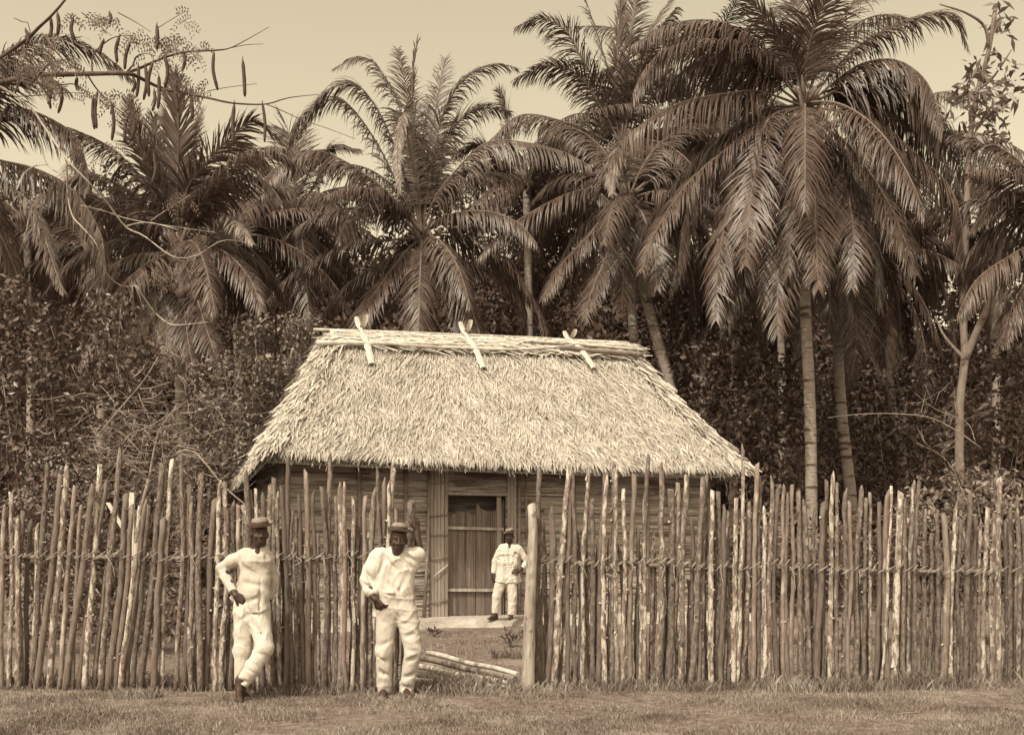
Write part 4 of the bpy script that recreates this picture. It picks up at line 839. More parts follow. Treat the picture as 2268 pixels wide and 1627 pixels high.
# dry twig tangle before the left thicket
mb = MB()
for k in range(280):
    x, y = rng.gauss(310, 95), rng.gauss(960, 75); a = rng.uniform(-.4, 3.5); l = rng.uniform(18, 75); D = 15.8+rng.uniform(-.5, .5)
    p = [W(x, y, D), W(x+l*.5*math.cos(a)+rng.uniform(-8, 8), y-l*.4*math.sin(a)+rng.uniform(-8, 8), D+rng.uniform(-.2, .2)), W(x+l*math.cos(a)+rng.uniform(-10, 10), y-l*.75*math.sin(a), D+rng.uniform(-.4, .4))]
    r = rng.choice((.004, .004, .006, .007, .011)); mb.tube(curve(p, 6), [r*(1-.12*i) for i in range(6)], 5)
for (p, r) in [([(392, 1003), (430, 1000), (500, 1080), (560, 1130)], .02), ([(220, 960), (270, 900), (320, 840), (350, 790)], .016), ([(270, 985), (290, 960), (330, 945), (400, 900)], .014), ([(330, 1060), (300, 1180), (290, 1330)], .03), ([(330, 1060), (350, 960), (390, 900)], .018), ([(330, 1060), (270, 1010), (210, 1000)], .014)]:
    P = curve([W(x, y, 15.8) for x, y in p], 12); mb.tube(P, [r*(1-.05*i) for i in range(12)], 6, jit=.08)
tag(mb.build('dead_brush', M['twig']), 'pale leafless tangle of dry branches above the left part of the fence', 'brush', kind='stuff')

for pts_, r_, D_, lab in [([(1832, 925), (1900, 917), (1985, 916), (2060, 925), (2120, 955), (2172, 992)], .022, 24.0, 'long bare branch arching low between the palm trunks and the forked tree'), ([(2030, 980), (2085, 1010), (2125, 1060)], .018, 23.0, 'short dry branch slanting down beside the foot of the forked tree'), ([(2025, 870), (2070, 905), (2140, 935), (2160, 980)], .014, 23.5, 'thin dry branch above the long arching one, left of the forked tree')]:
    P = curve([W(x, y, D_) for x, y in pts_], 18); mb = MB(); mb.tube(P, [r_*.7*(.4+.6*i/17) for i in range(18)], 7, jit=.1)
    for k in range(5):
        p = P[rng.randrange(3, 15)]; mb.tube([p, p+Vector((rng.uniform(-.3, .3), rng.uniform(-.2, .2), rng.uniform(.0, .35))), p+Vector((rng.uniform(-.5, .5), rng.uniform(-.3, .3), rng.uniform(.1, .6)))], [.008, .006, .003], 5)
    tag(mb.build('dry_branch', M['twig'], origin=tuple(P[-1])), lab, 'branch')
for (x, D_, h_, n_, lab) in [(1738, 24.0, 2.2, 9, 'young palm sprouting low behind the palisade left of the tallest trunk'), (1590, 27.0, 3.4, 10, 'young palm with spread fronds in the dark growth off the roof end'), (250, 18.5, 2.9, 9, 'young palm half buried in the left thicket behind the dry brush'), (1945, 25.5, 2.8, 9, 'young palm between the leaning trunk and the far right palm')]:
    b_ = W(x, HY, D_); b_.z = 0; root = empty('young_palm', b_, lab, 'young palm')
    for k in range(n_):
        az = 6.283*k/n_+rng.uniform(-.3, .3); el = rng.uniform(.75, 1.25); d = Vector((math.cos(az)*math.cos(el), math.sin(az)*math.cos(el), math.sin(el))); p = b_.copy(); pw = [p.copy()]
        for q in range(5):
            p = p+d*h_*.25; pw.append(p.copy()); d = (d+Vector((math.cos(az)*.12, math.sin(az)*.12, -.24))).normalized()
        frond_mesh(pw, L=.55, n=60, droop=.5, rr0=.02).build('frond', [M['frond'], M['rachis']], root, smooth=False)
# pale planks showing through the left fence
for (x0, y0, x1, y1, w, lab) in [(291, 1090, 288, 1300, 11, 'bleached upright board showing between the leaning stakes on the left'), (238, 1112, 272, 1170, 9, 'short pale stick tilted behind the left fence beside the bleached board')]:
    mb = MB(); a, b = W(x0, y0, 12.2), W(x1, y1, 12.2)
    if y1 > 1250: b.z = -.02
    d = Vector((w/F*12.2, 0, 0)); mb.box(b-d/2, d, Vector((0, .03, 0)), a-b)
    o = mb.build('board', M['cut'], smooth=False, origin=(b.x, b.y, b.z)); tag(o, lab, 'board')

# ------------------------------------------------------------------ grass
def blades(n, xr, yr, hmin, hmax, w, dens_f=None):
    x = nrg.uniform(*xr, n); y = nrg.uniform(*yr, n)
    if dens_f is not None:
        k = nrg.random(n) < dens_f(x, y); x, y = x[k], y[k]; n = len(x)
    a = nrg.random(n)*6.283; h = nrg.uniform(hmin, hmax, n)*(.6+.5*np.sin(x*2.1+np.sin(y*3.3))**2); b = nrg.random(n)*6.283; ln = nrg.uniform(.2, .9, n)*h
    p = np.stack([x, y, np.full(n, -.005)], 1); wv = np.stack([np.cos(a), np.sin(a), np.zeros(n)], 1)*w; lv = np.stack([np.cos(b)*ln, np.sin(b)*ln, h], 1)
    md = p+lv*np.array([.35, .35, .62]); tp = p+lv
    V_ = np.stack([p-wv, p+wv, md+wv*.7, tp, md-wv*.7], 1).reshape(-1, 3); return V_, np.arange(5*n).reshape(n, 5)
sets = [blades(120000, (-5.5, 5.6), (7.9, 11.2), 0.02, .06, .004, lambda x, y: .5+.3*np.sin(x*1.7+1)*np.sin(y*2.3)+.35*np.sin(x*5.1+2*np.sin(y*3))*np.sin(y*6.3+x)),
        blades(15000, (-5.5, 5.6), (10.2, 11.4), .05, .20, .005, lambda x, y: np.exp(-((y-(10.75+.035*(x-.3)**2*.5))/.22)**2)),
        blades(16000, (-5.5, 6.5), (11.0, 18.6), .02, .07, .005, lambda x, y: (.35+.6*(np.sin(x*2+y)*np.sin(y*1.7-x) > -.3))),
        blades(1400, (-.95, .05), (10.3, 11.6), .06, .17, .006)]
for (cx, cy, nn_, hh) in [(W(1160, HY, 10.2).x, 10.15, 220, .12), (W(925, HY, 10.2).x, 10.2, 120, .12), (W(1125, HY, 11.8).x, 14.0, 160, .25), (W(1085, HY, 9).x, 10.4, 160, .14), (W(320, HY, 10.5).x, 10.3, 300, .2), (W(1880, HY, 10.6).x, 10.75, 400, .28), (W(1760, HY, 10.6).x, 10.7, 300, .22), (W(2050, HY, 10.6).x, 10.9, 400, .28), (W(1560, HY, 10.6).x, 10.75, 200, .18), (W(620, HY, 10.4).x, 10.5, 200, .2), (W(700, HY, 10.4).x, 10.5, 200, .16), (W(1300, HY, 10.4).x, 10.75, 160, .14)]:
    v, f = blades(nn_, (-.22, .22), (-.12, .12), hh*.4, hh, .005); sets.append((v*np.array([1, 1, 1])+np.array([cx, cy, 0]), f))
off = 0; VS, FS = [], []
for v, f in sets: VS.append(v); FS.append(f+off); off += len(v)
gr = np_mesh('grass', np.concatenate(VS), np.concatenate(FS), M['grass']); tag(gr, 'short cropped grass of the lawn and the yard, ranker along the fence foot', 'grass', kind='stuff')

def weed(x, y, D, n, h, label):
    c = W(x, y, D); c.z = 0; mb = MB()
    for k in range(n):
        a = rng.uniform(0, 6.28); d = Vector((math.cos(a)*.8, math.sin(a)*.8, rng.uniform(.5, 1.4))).normalized(); l = h*rng.uniform(.5, 1.1); p = c+d*l; mb.tube([c, c+d*l*.5, p], [.005, .004, .002], 4)
        for q in range(5):
            e = (d+Vector((rng.gauss(0, .7), rng.gauss(0, .7), rng.gauss(-.1, .4)))).normalized(); s_ = e.cross(Vector((rng.gauss(0, .3), rng.gauss(0, .3), 1))).normalized(); pp = c+d*l*rng.uniform(.4, 1); L_ = rng.uniform(.06, .13)
            mb.add([pp, pp+e*L_*.5+s_*L_*.2, pp+e*L_, pp+e*L_*.5-s_*L_*.2], [(0, 1, 2, 3)])
    o = mb.build('weed', M['leaf_mid'], smooth=False, origin=tuple(c)); tag(o, label, 'weed')
weed(1130, 1425, 15.5, 14, .34, 'broad-leaved weed in the yard left of the thick gate post')
weed(960, 1400, 17.5, 8, .16, 'small weed on the grass below the doorway platform')
for (x, y, a, l, lab) in [(2012, 1588, .05, .17, 'short bark strip lying on the lawn near the lower right corner'), (1690, 1523, .1, .22, 'pale twig on the grass in front of the middle of the palisade'), (1855, 1522, -.4, .14, 'stick lying on the grass before the right-hand palisade, tilted'), (2218, 1510, .3, .12, 'chip of wood on the lawn at the far right edge')]:
    D = CH*F/(y-HY); p = W(x, y, D); p.z = .035; d = Vector((math.cos(a), math.sin(a), .02))*l; mb = MB(); mb.tube([p-d*.5, p+Vector((0, 0, .006)), p+d*.5], [.008, .009, .005], 6, jit=.15); o = mb.build('stick', M['pole_dark'], origin=tuple(p)); tag(o, lab, 'stick')
# ------------------------------------------------------------------ people: smooth implicit bodies meshed to one surface
class Body:
    def __init__(s, h=.008): s.p = []; s.h = h
    def cap(s, a, b, ra, rb, k=.02, flat=(0, 0), sq=None): s.p.append(('c', np.array(a, float), np.array(b, float), ra, rb, k, flat, sq)); return s
    def ell(s, c, r, k=.02, rot=None, sub=False): s.p.append(('e', np.array(c, float), np.array(r, float), rot, k, sub)); return s
    def chain(s, pts, rads, k=.02, flat=(0, 0)):
        for i in range(len(pts)-1): s.cap(pts[i], pts[i+1], rads[i], rads[i+1], k, (flat[0] if i == 0 else 0, flat[1] if i == len(pts)-2 else 0))
        return s
    def mesh(s, disp=None):
        lo, hi = np.full(3, 9.), np.full(3, -9.)
        for p in s.p:
            if p[0] == 'c':
                r = max(p[3], p[4]); lo = np.minimum(lo, np.minimum(p[1], p[2])-r); hi = np.maximum(hi, np.maximum(p[1], p[2])+r)
            else: lo = np.minimum(lo, p[1]-p[2].max()); hi = np.maximum(hi, p[1]+p[2].max())
        h = s.h; lo -= 3*h; hi += 3*h; ax = [np.arange(lo[i], hi[i]+h, h) for i in range(3)]; n = [len(a) for a in ax]; Fd = np.full(n, 1.0)
        for p in s.p:
            k = p[5] if p[0] == 'c' else p[4]
            if p[0] == 'c': r = max(p[3], p[4])+k+3*h; a0, a1 = np.minimum(p[1], p[2])-r, np.maximum(p[1], p[2])+r
            else: a0, a1 = p[1]-p[2].max()-k-3*h, p[1]+p[2].max()+k+3*h
            i0 = [max(0, int((a0[i]-lo[i])/h)) for i in range(3)]; i1 = [min(n[i], int((a1[i]-lo[i])/h)+2) for i in range(3)]
            sl_ = tuple(slice(i0[i], i1[i]) for i in range(3)); G = np.stack(np.meshgrid(*[ax[i][sl_[i]] for i in range(3)], indexing='ij'), -1)
            if p[0] == 'c':
                ba = p[2]-p[1]; L2 = (ba*ba).sum(); q = G-p[1]; t = (q@ba)/L2; tc = np.clip(t, 0, 1); dv = q-tc[..., None]*ba; d = np.sqrt((dv*dv).sum(-1))-(p[3]+(p[4]-p[3])*tc)
                L = math.sqrt(L2)
                if p[6][0]: d = np.maximum(d, -t*L)
                if p[6][1]: d = np.maximum(d, (t-1)*L)
            else:
                q = G-p[1]
                if p[3] is not None: q = q@p[3]
                kk = np.sqrt(((q/p[2])**2).sum(-1)); k2 = np.sqrt(((q/p[2]**2)**2).sum(-1)); d = kk*(kk-1)/np.maximum(k2, 1e-6)
            f = Fd[sl_]
            if p[0] == 'e' and p[5]:
                hh = np.clip(.5-.5*(f+d)/k, 0, 1); Fd[sl_] = f*(1-hh)-d*hh+k*hh*(1-hh)
            else:
                hh = np.clip(.5+.5*(f-d)/k, 0, 1); Fd[sl_] = f*(1-hh)+d*hh-k*hh*(1-hh)
        if disp is not None:
            G = np.stack(np.meshgrid(*ax, indexing='ij'), -1); Fd = Fd+disp(G)
        ins = Fd < 0; c = np.zeros([m-1 for m in n], int)
        for dx in (0, 1):
            for dy in (0, 1):
                for dz in (0, 1): c += ins[dx:n[0]-1+dx, dy:n[1]-1+dy, dz:n[2]-1+dz]
        act = (c > 0) & (c < 8); idx = np.argwhere(act); vid = np.full(act.shape, -1); vid[act] = np.arange(len(idx))
        acc = np.zeros((len(idx), 3)); cnt = np.zeros(len(idx))
        cs = [(0, 0, 0), (1, 0, 0), (0, 1, 0), (1, 1, 0), (0, 0, 1), (1, 0, 1), (0, 1, 1), (1, 1, 1)]
        val = [Fd[idx[:, 0]+a, idx[:, 1]+b, idx[:, 2]+d] for a, b, d in cs]
        for i in range(8):
            for j in range(i+1, 8):
                if sum(abs(cs[i][q]-cs[j][q]) for q in range(3)) != 1: continue
                va, vb = val[i], val[j]; m = (va < 0) != (vb < 0); t = np.where(m, va/np.where(m, va-vb, 1), 0)
                pt_ = np.array(cs[i])+(np.array(cs[j])-np.array(cs[i]))*t[:, None]; acc[m] += pt_[m]; cnt[m] += 1
        Vv = lo+h*(idx+acc/cnt[:, None]); Q = []
        for a in range(3):
            b, d = (a+1) % 3, (a+2) % 3; s0 = [slice(None)]*3; s1 = [slice(None)]*3; s0[a] = slice(0, -1); s1[a] = slice(1, None)
            A, B = ins[tuple(s0)], ins[tuple(s1)]; e = np.argwhere(A != B); ok = (e[:, b] > 0) & (e[:, d] > 0) & (e[:, b] < n[b]-1) & (e[:, d] < n[d]-1); e = e[ok]
            def g(db, dd):
                z = e.copy(); z[:, b] -= db; z[:, d] -= dd; return vid[z[:, 0], z[:, 1], z[:, 2]]
            q = np.stack([g(1, 1), g(0, 1), g(0, 0), g(1, 0)], 1); fl = ~A[e[:, 0], e[:, 1], e[:, 2]]; q[fl] = q[fl][:, ::-1]; Q.append(q)
        return Vv, np.concatenate(Q)
def rotz(a): a = R(a); return np.array([[math.cos(a), -math.sin(a), 0], [math.sin(a), math.cos(a), 0], [0, 0, 1]])
def rotx(a): a = R(a); return np.array([[1, 0, 0], [0, math.cos(a), -math.sin(a)], [0, math.sin(a), math.cos(a)]])
def roty(a): a = R(a); return np.array([[math.cos(a), 0, math.sin(a)], [0, 1, 0], [-math.sin(a), 0, math.cos(a)]])
def head(B, c, M3, neck, s=1.0):
    c = np.array(c)
    def P(x, y, z): return c+M3@np.array([x, y, z])*s
    def e(x, y, z, rx, ry, rz, k=.015, sub=False): B.ell(P(x, y, z), np.array([rx, ry, rz])*s, k, M3, sub)
    e(0, .012, .035, .074, .092, .088); e(0, -.018, -.03, .062, .070, .085); e(0, -.036, -.088, .042, .042, .032, .02)
    e(.04, -.058, -.03, .026, .024, .024); e(-.04, -.058, -.03, .026, .024, .024)
    B.cap(P(-.04, -.074, .022), P(.04, -.074, .022), .013*s, .013*s, .012)
    e(.031, -.090, .002, .015, .014, .011, .008, True); e(-.031, -.090, .002, .015, .014, .011, .008, True)
    B.cap(P(0, -.083, .008), P(0, -.100, -.032), .008*s, .014*s, .008); e(.014, -.090, -.036, .011, .011, .009, .006); e(-.014, -.090, -.036, .011, .011, .009, .006)
    B.cap(P(-.020, -.078, -.062), P(.020, -.078, -.062), .010*s, .010*s, .006); B.cap(P(-.016, -.076, -.076), P(.016, -.076, -.076), .010*s, .010*s, .006)
    e(0, -.092, -.0695, .028, .012, .0035, .003, True)
    e(.076, .014, -.012, .011, .021, .032, .008); e(-.076, .014, -.012, .011, .021, .032, .008)
    B.cap(P(0, .018, -.07), neck, .052*s, .055*s, .03)
    return P
def hand(B, w, d, pn, thumb, curl=(25, 30), s=1.0, spread=.35):
    """w wrist, d finger direction, pn palm normal (curl side), thumb: side sign"""
    w = np.array(w, float); d = np.array(d, float); d /= np.linalg.norm(d); pn = np.array(pn, float); pn -= d*(pn@d); pn /= np.linalg.norm(pn); sd = np.cross(d, pn)*thumb
    for q in (-.024, -.008, .008, .024): B.cap(w+d*.015*s+sd*q*.7*s, w+d*.082*s+sd*q*s*1.15, .014*s, .0125*s, .012)
    for i, (q, l) in enumerate(((.029, .072), (.010, .082), (-.010, .076), (-.028, .058))):
        a0 = w+d*.082*s+sd*q*s; c1, c2 = R(curl[0]+4*i), R(curl[0]+curl[1]+8*i); f1 = d*math.cos(c1)+pn*math.sin(c1)+sd*q*spread*6*.3; f2 = d*math.cos(c2)+pn*math.sin(c2)
        a1 = a0+f1*l*.52*s; a2 = a1+f2*l*.48*s; B.cap(a0, a1, .0100*s, .0090*s, .004); B.cap(a1, a2, .0090*s, .0075*s, .004)
    t0 = w+d*.025*s+sd*.026*s; t1 = t0+(sd*.75+d*.75+pn*.25)*.04*s; t2 = t1+(sd*.25+d*.9+pn*.4)*.034*s; B.cap(t0, t1, .0125*s, .0105*s, .008); B.cap(t1, t2, .0105*s, .008*s, .004)
def foot(B, ankle, toe, s=1.0):
    a = np.array(ankle, float); t = np.array(toe, float); f = t-a; f[2] = 0; L = np.linalg.norm(f); f /= L; sd = np.array([-f[1], f[0], 0])
    heel = np.array([a[0]-f[0]*.035, a[1]-f[1]*.035, t[2]+.012]); B.cap(a+np.array([0, 0, .06]), a, .04*s, .042*s, .02); B.cap(a, heel, .04*s, .034*s, .02)
    ball = t-f*.06; B.cap(heel, ball+sd*.012, .032*s, .030*s, .02); B.cap(a-np.array([0, 0, .015]), ball, .036*s, .026*s, .02)
    for q, l, r in ((.026, .062, .014), (.010, .058, .011), (-.004, .052, .010), (-.018, .044, .0095), (-.030, .034, .009)): B.cap(ball+sd*q, ball+sd*q*1.15+f*l+np.array([0, 0, -.006]), r*1.2*s, r*s, .006)
def folds(seed, amp, f=(1, 1, 1)):
    """creases: narrow soft ridges running mostly across the limb, fading in and out"""
    g = np.random.default_rng(seed); ph = g.random(16)*6.28
    def fn(G):
        o = 0; x, y, z = G[..., 0], G[..., 1], G[..., 2]
        for i in range(5):
            th = g.uniform(-1.35, 1.35); kz = g.uniform(15, 30); w = np.sin(kz*(z*math.cos(th)+x*math.sin(th)*1.2)+8*y+ph[i]+1.6*np.sin(9*x+6*z+ph[i+5])+1.1*np.sin(11*y-5*z+ph[i+8]))
            m = np.clip(.15+np.sin(8*x+7*z+ph[i+10])+.6*np.sin(13*z-9*y+ph[i+3]), 0, 1); o = o+(1-np.abs(w))**2.2*m
        return .007-o*amp
    return fn
def straw_hat(name, c, M3, parent, rb=.135, rc=.085, hc=.085, s=1.0, roll=.35, loc0=(0, 0, 0)):
    c = np.array(c); mb = MB(); prof = [(rb, .012), (rb*.9, -.004), (rc*1.12, .0), (rc*1.02, .006), (rc*1.0, hc*.55), (rc*.93, hc*.85), (rc*.78, hc), (rc*.4, hc*1.08), (.004, hc*.97), (.004, hc*.95), (rc*.86, hc*.95), (rc*.93, hc*.5), (rc*.97, .0), (rb*.9, -.012), (rb, .006)]
    n = 36; vs = []
    for r, z in prof:
        for i in range(n):
            a = 2*math.pi*i/n; rr_ = r*(1+.08*math.cos(2*a+math.pi)); zz = z
            if r > rc*1.1: zz += roll*(r-rc)*(abs(math.cos(a))**2*1.0-.25)+.004*math.sin(3*a)
            v = c+M3@np.array([rr_*math.cos(a), rr_*math.sin(a)*1.12, zz])*s; vs.append(tuple(v+np.array(loc0)))
    mb.add(vs, [(j*n+i, j*n+(i+1) % n, (j+1)*n+(i+1) % n, (j+1)*n+i) for j in range(len(prof)-1) for i in range(n)])
    h = mb.build(name, M['straw'], parent); mb = MB(); vs = []
    for z in (.006, .034):
        for i in range(n):
            a = 2*math.pi*i/n; rr_ = rc*1.035*(1+.08*math.cos(2*a+math.pi)); vs.append(tuple(c+M3@np.array([rr_*math.cos(a), rr_*math.sin(a)*1.12, z])*s+np.array(loc0)))
    mb.add(vs, [(i, (i+1) % n, n+(i+1) % n, n+i) for i in range(n)]); mb.build('hat_band', M['band'], h)
def put(name, B, m, root, sc, disp=None):
    Vv, Q = B.mesh(disp); return np_mesh(name, Vv*sc+np.array(root.location), Q, M[m], root, smooth=True)
def eyes(P, root, sc):
    for sx in (-1, 1):
        mb = MB(); p = np.array(P(sx*.031, -.0785, .002)); n1, n2, r = 10, 6, .0105
        mb.add([tuple((p+r*np.array([math.sin(math.pi*j/n2)*math.cos(2*math.pi*i/n1), math.sin(math.pi*j/n2)*math.sin(2*math.pi*i/n1), math.cos(math.pi*j/n2)*.8]))*sc+np.array(root.location)) for j in range(n2+1) for i in range(n1)],
               [(j*n1+i, j*n1+(i+1) % n1, (j+1)*n1+(i+1) % n1, (j+1)*n1+i) for j in range(n2) for i in range(n1)])
        mb.build('eye', M['eye'], root)

# --- the man on the left, hand on hip, legs crossed
D1 = 10.2; S1 = D1/10.1
p1 = empty('person', (W(401.2+500*.317, HY, D1).x, D1, 0), 'man in buttoned pale jacket leaning at the left fence, hand on hip and legs crossed', 'person', 'men standing before and behind the fence')
M1 = rotz(24)@rotx(-3); b = Body(.007)
Ph = head(b, (.070, -.03, 1.535), M1, np.array([.055, .015, 1.40]))
b.chain([(.055, .015, 1.42), (.03, .02, 1.33), (.015, .02, 1.1), (-.01, .02, .85)], [.05, .075, .07, .07], .05)
b.chain([(-.08, .03, 1.35), (-.29, .05, 1.215), (-.165, -.06, 1.0)], [.05, .042, .03], .02); b.cap((-.165, -.06, 1.0), (-.14, -.085, .965), .029, .026, .012)
hand(b, (-.145, -.085, .972), (.75, .05, -.45), (.2, .8, -.3), -1, (22, 30), 1.12)
b.chain([(.125, .06, 1.34), (.15, .16, 1.10), (.10, .15, .9)], [.05, .042, .035], .02)
b.chain([(-.07, .02, .82), (-.095, .02, .45), (-.12, .05, .10)], [.08, .055, .04], .02); b.chain([(.06, .0, .82), (.125, -.08, .48), (-.085, -.115, .14)], [.08, .055, .04], .02)
foot(b, (-.12, .05, .10), (-.03, -.10, .03)); foot(b, (-.095, -.12, .13), (-.06, -.30, .03))
put('body', b, 'skin', p1, S1); eyes(Ph, p1, S1)
j = Body(.009)
j.chain([(.06, .012, 1.385), (.055, .012, 1.34)], [.075, .10], .03)
j.cap((-.06, .03, 1.335), (.115, .035, 1.33), .072, .062, .05); j.cap((-.025, .03, 1.25), (.075, .03, 1.24), .115, .10, .06)
j.cap((-.03, .03, 1.10), (.065, .02, 1.10), .115, .105, .06); j.cap((-.035, .03, .97), (.065, .015, .97), .112, .108, .05)
j.cap((.02, -.015, 1.0), (.065, -.02, .80), .105, .105, .04, (0, 1)); j.cap((-.04, .05, 1.0), (-.06, .06, .88), .11, .115, .04, (0, 1))
j.cap((-.13, .08, 1.06), (-.205, .10, .905), .05, .045, .03, (0, 1))
j.chain([(-.085, .03, 1.335), (-.20, .045, 1.285), (-.300, .055, 1.215)], [.068, .066, .058], .03); j.chain([(-.300, .055, 1.215), (-.235, .0, 1.10), (-.165, -.065, .995)], [.058, .050, .044], .022, (0, 1))
j.chain([(.125, .06, 1.32), (.155, .16, 1.10), (.12, .16, .95)], [.06, .055, .05], .02)
j.ell((.088, -.118, 1.04), (.005, .035, .27), .012, None, True); j.ell((.062, -.085, 1.385), (.028, .05, .045), .015, None, True)
for c_, L_, a_ in (((-.10, -.075, 1.25), .10, 35), ((-.06, -.09, 1.20), .11, 25), ((-.02, -.10, 1.08), .12, 15), ((.03, -.118, .93), .10, -20), ((.13, -.08, 1.18), .05, 60)): j.ell(c_, (L_, .017, .009), .030, roty(a_), True)
put('jacket', j, 'cloth_grey', p1, S1, folds(3, .0075))
t = Body(.009)
t.cap((-.08, .02, .86), (.06, .01, .86), .112, .105, .05, (0, 0)); t.cap((-.06, .02, .78), (.05, .01, .78), .118, .11, .05)
t.chain([(-.075, .02, .78), (-.098, .02, .45), (-.12, .05, .12)], [.112, .086, .068], .03, (0, 1)); t.chain([(.06, .0, .78), (.128, -.085, .48), (.03, -.105, .30), (-.08, -.115, .15)], [.105, .088, .078, .070], .025, (0, 1))
for c_, L_, a_ in (((.03, -.125, .70), .12, 50), ((.10, -.19, .43), .08, 20), ((-.02, -.19, .30), .08, 40), ((-.10, -.10, .55), .07, 10), ((-.02, -.115, .78), .10, -30), ((-.08, -.17, .19), .06, 15), ((-.11, -.03, .20), .06, -20)): t.ell(c_, (L_, .017, .009), .030, roty(a_), True)
put('trousers', t, 'cloth', p1, S1, folds(4, .0075))
straw_hat('straw_hat', np.array((.073, -.02, 1.615))*S1, M1@rotx(6)@roty(-8), p1, .130, .084, .068, S1, .55, p1.location)

# --- the man at the gate, one arm up on the post
D2 = 10.32; S2 = D2/10.1
p2 = empty('person', (W(745.2+420*.317, HY, D2).x, D2, 0), 'smiling man in loose white blouse at the gateway, one raised hand gripping the gate post', 'person', 'men standing before and behind the fence')
M2 = rotz(8)@rotx(4)@roty(4); b = Body(.007)
Ph = head(b, (.022, -.05, 1.465), M2, np.array([.0, .0, 1.33]))
b.chain([(0, .0, 1.36), (-.02, .01, 1.27), (-.02, .01, 1.05), (0, .01, .85)], [.05, .075, .07, .07], .05)
b.chain([(-.18, .0, 1.32), (-.275, .0, 1.09), (-.215, -.09, .945), (-.185, -.11, .915)], [.05, .042, .032, .029], .02); hand(b, (-.19, -.108, .92), (.62, -.1, -.75), (.5, .8, .2), -1, (30, 30), 1.12)
b.chain([(.15, .02, 1.35), (.205, .06, 1.335), (.175, .11, 1.56)], [.05, .046, .030], .02); hand(b, (.178, .105, 1.545), (-.05, .15, 1.0), (-.75, .7, .1), 1, (18, 40), 1.12)
b.chain([(-.085, .01, .82), (-.11, -.03, .43), (-.118, .0, .09)], [.08, .055, .04], .02); b.chain([(.085, .01, .82), (.155, -.06, .43), (.085, .0, .09)], [.08, .055, .04], .02)
foot(b, (-.118, .0, .09), (-.125, -.19, .03)); foot(b, (.085, .0, .09), (.12, -.19, .03))
put('body', b, 'skin', p2, S2); eyes(Ph, p2, S2)
j = Body(.009)
j.chain([(.0, .0, 1.345), (-.005, .0, 1.30)], [.085, .11], .03); j.cap((-.145, .01, 1.30), (.12, .015, 1.31), .085, .075, .05); j.cap((-.11, .01, 1.20), (.07, .01, 1.20), .115, .105, .06)
j.cap((-.095, .01, 1.08), (.065, .01, 1.08), .118, .105, .06); j.cap((-.07, .01, .97), (.065, .01, .975), .115, .10, .05)
j.cap((-.13, .03, 1.0), (-.165, .04, .735), .085, .075, .05, (0, 1)); j.cap((.0, -.01, .98), (-.01, -.02, .935), .12, .125, .03, (0, 1))
j.chain([(-.165, .01, 1.31), (-.235, .0, 1.18), (-.268, -.01, 1.09)], [.085, .086, .080], .03); j.chain([(-.268, -.01, 1.09), (-.235, -.06, 1.0), (-.205, -.095, .945)], [.080, .075, .045], .02, (0, 1))
j.chain([(.12, .015, 1.315), (.19, .04, 1.325), (.205, .065, 1.36)], [.080, .080, .068], .03, (0, 1)); j.chain([(.12, .01, 1.28), (.17, .03, 1.22)], [.09, .05], .05)
j.ell((.005, -.095, 1.355), (.035, .05, .04), .015, None, True)
for c_, L_, a_ in (((-.13, -.09, 1.22), .12, -70), ((.05, -.115, 1.22), .13, 60), ((-.04, -.12, 1.10), .12, 65), ((.07, -.11, 1.06), .10, -65), ((.0, -.12, 1.00), .10, 40), ((-.26, -.08, 1.13), .07, 60), ((-.24, -.10, 1.03), .06, 20), ((.15, -.06, 1.28), .07, 40), ((.11, -.08, 1.22), .09, 55), ((-.16, -.05, .85), .07, 80), ((-.08, -.10, 1.28), .09, 50)): j.ell(c_, (L_, .017, .009), .030, roty(a_), True)
put('blouse', j, 'cloth', p2, S2, folds(6, .0075))
t = Body(.009)
t.cap((-.07, .01, .935), (.07, .01, .935), .108, .098, .05, (0, 0)); t.cap((-.075, .01, .82), (.075, .01, .82), .122, .112, .05)
t.chain([(-.09, .01, .78), (-.112, -.03, .43), (-.118, .0, .045)], [.112, .082, .068], .03, (0, 1)); t.chain([(.09, .01, .78), (.158, -.06, .43), (.088, .0, .035)], [.110, .084, .070], .025, (0, 1))
t.ell((.03, -.125, .87), (.005, .03, .08), .012, None, True)
for c_, L_, a_ in (((.05, -.125, .76), .10, -35), ((.10, -.125, .70), .12, -25), ((.12, -.13, .58), .09, -20), ((.17, -.145, .44), .07, 10), ((.14, -.13, .36), .08, -25), ((-.11, -.115, .50), .08, -15), ((-.13, -.11, .36), .08, 35), ((-.10, -.08, .22), .06, 30), ((.10, -.09, .20), .07, -20), ((-.10, -.125, .70), .09, 20), ((-.02, -.12, .80), .08, 65), ((.09, -.075, .10), .06, 10)): t.ell(c_, (L_, .017, .009), .030, roty(a_), True)
put('trousers', t, 'cloth_grey', p2, S2, folds(8, .0075))
straw_hat('straw_hat', np.array((.026, -.045, 1.545))*S2, M2@rotx(-8)@roty(2), p2, .122, .083, .07, S2, .55, p2.location)

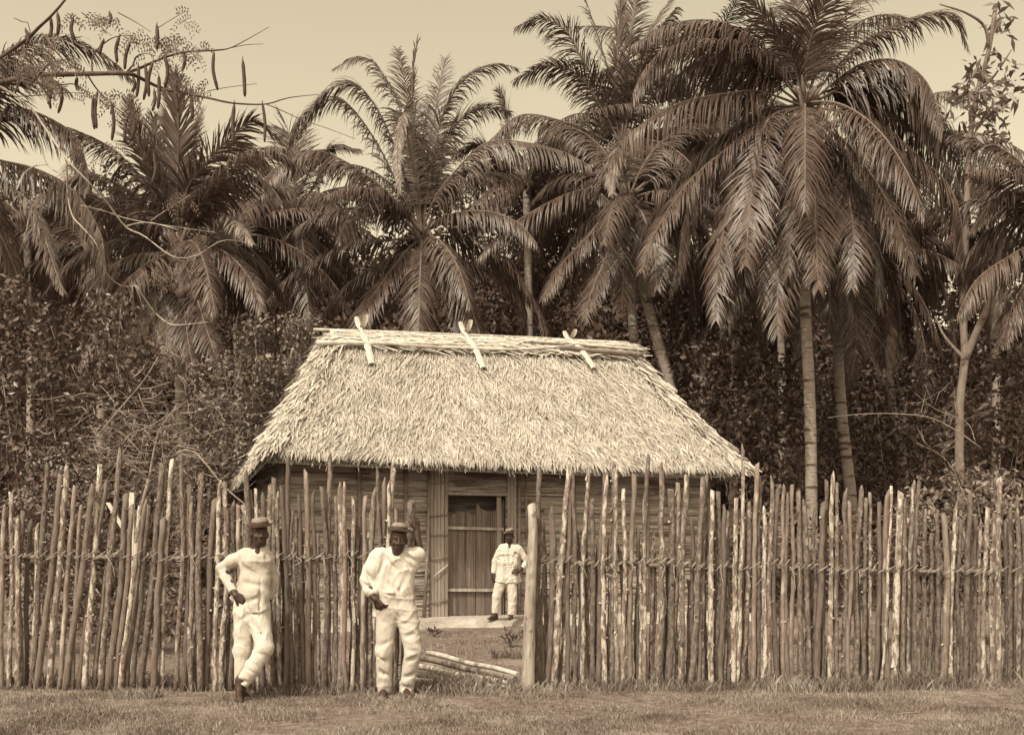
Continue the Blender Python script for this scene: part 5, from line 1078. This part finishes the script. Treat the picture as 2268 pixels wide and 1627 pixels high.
# --- the man by the door
D3 = 19.75; S3 = 1.0
p3 = empty('person', (W(859.8+970*.2641, HY, D3).x, D3, .135), 'barefoot bearded-looking man in long pale tunic standing on the doorstep, hand on hip', 'person', 'men standing before and behind the fence')
p3['label'] = 'barefoot man in long pale tunic standing beside the house door, hand on hip'
M3_ = rotz(-6)@rotx(2); b = Body(.008)
Ph = head(b, (.10, -.03, 1.51), M3_, np.array([.10, .0, 1.36]))
b.chain([(.10, .0, 1.38), (.10, .01, 1.28), (.07, .01, 1.0), (.03, .01, .8)], [.05, .075, .07, .07], .05)
b.chain([(-.06, .0, 1.32), (-.165, .02, 1.06), (-.20, -.02, .80)], [.05, .042, .03], .02); hand(b, (-.20, -.02, .81), (.05, -.1, -1), (.6, .3, 0), -1, (15, 25), 1.12)
b.chain([(.27, .0, 1.31), (.42, .03, 1.05), (.31, -.08, .92), (.29, -.1, .90)], [.05, .042, .03, .027], .02); hand(b, (.30, -.09, .905), (-.85, -.25, -.15), (-.2, .8, -.2), 1, (12, 18), 1.12)
b.chain([(-.03, .0, .75), (-.13, -.01, .42), (-.16, .0, .10)], [.08, .055, .04], .02); b.chain([(.13, .0, .75), (.155, -.02, .42), (.125, -.04, .10)], [.08, .055, .04], .02)
foot(b, (-.165, .0, .09), (-.30, -.13, .025)); foot(b, (.125, -.04, .09), (.09, -.24, .025))
put('body', b, 'skin', p3, S3); eyes(Ph, p3, S3)
j = Body(.010)
j.chain([(.10, .0, 1.37), (.10, .0, 1.32)], [.07, .10], .03); j.cap((-.02, .0, 1.305), (.23, .0, 1.295), .078, .075, .05); j.cap((.01, .0, 1.2), (.17, .0, 1.2), .115, .115, .06); j.cap((.0, .0, 1.05), (.15, .0, 1.05), .115, .115, .05)
j.cap((.0, .0, 1.0), (-.05, .0, .665), .11, .13, .05, (0, 1)); j.cap((.13, .0, 1.0), (.14, .0, .66), .115, .13, .05, (0, 1)); j.cap((.22, .05, .9), (.28, .06, .67), .05, .05, .03, (0, 1))
j.chain([(-.045, .0, 1.30), (-.165, .015, 1.06), (-.197, -.018, .83)], [.072, .062, .050], .03, (0, 1)); j.chain([(.265, .0, 1.29), (.42, .03, 1.05)], [.072, .062], .03); j.chain([(.42, .03, 1.05), (.33, -.07, .93)], [.060, .046], .02, (0, 1))
j.ell((.10, -.10, 1.36), (.022, .05, .07), .012, None, True); j.ell((.09, -.125, 1.15), (.005, .03, .16), .012, None, True)
for c_, L_, a_ in (((.02, -.12, 1.12), .12, 75), ((.17, -.12, 1.05), .14, -75), ((.24, -.07, 1.18), .07, 35), ((.02, -.13, .82), .12, 85), ((.16, -.13, .80), .12, 85), ((-.12, -.06, 1.1), .06, 30)): j.ell(c_, (L_, .017, .009), .030, roty(a_), True)
put('tunic', j, 'cloth', p3, S3, folds(9, .0075))
t = Body(.010)
t.cap((-.02, .0, .76), (.11, .0, .76), .115, .11, .05); t.chain([(-.045, .0, .74), (-.135, -.01, .42), (-.162, .0, .11)], [.112, .088, .070], .03, (0, 1)); t.chain([(.125, .0, .74), (.158, -.02, .42), (.128, -.04, .08)], [.108, .086, .070], .025, (0, 1))
put('trousers', t, 'cloth', p3, S3, folds(10, .0075))
straw_hat('straw_hat', (.105, -.02, 1.59), M3_@roty(-12)@rotx(4), p3, .128, .085, .066, 1.0, .4, p3.location)
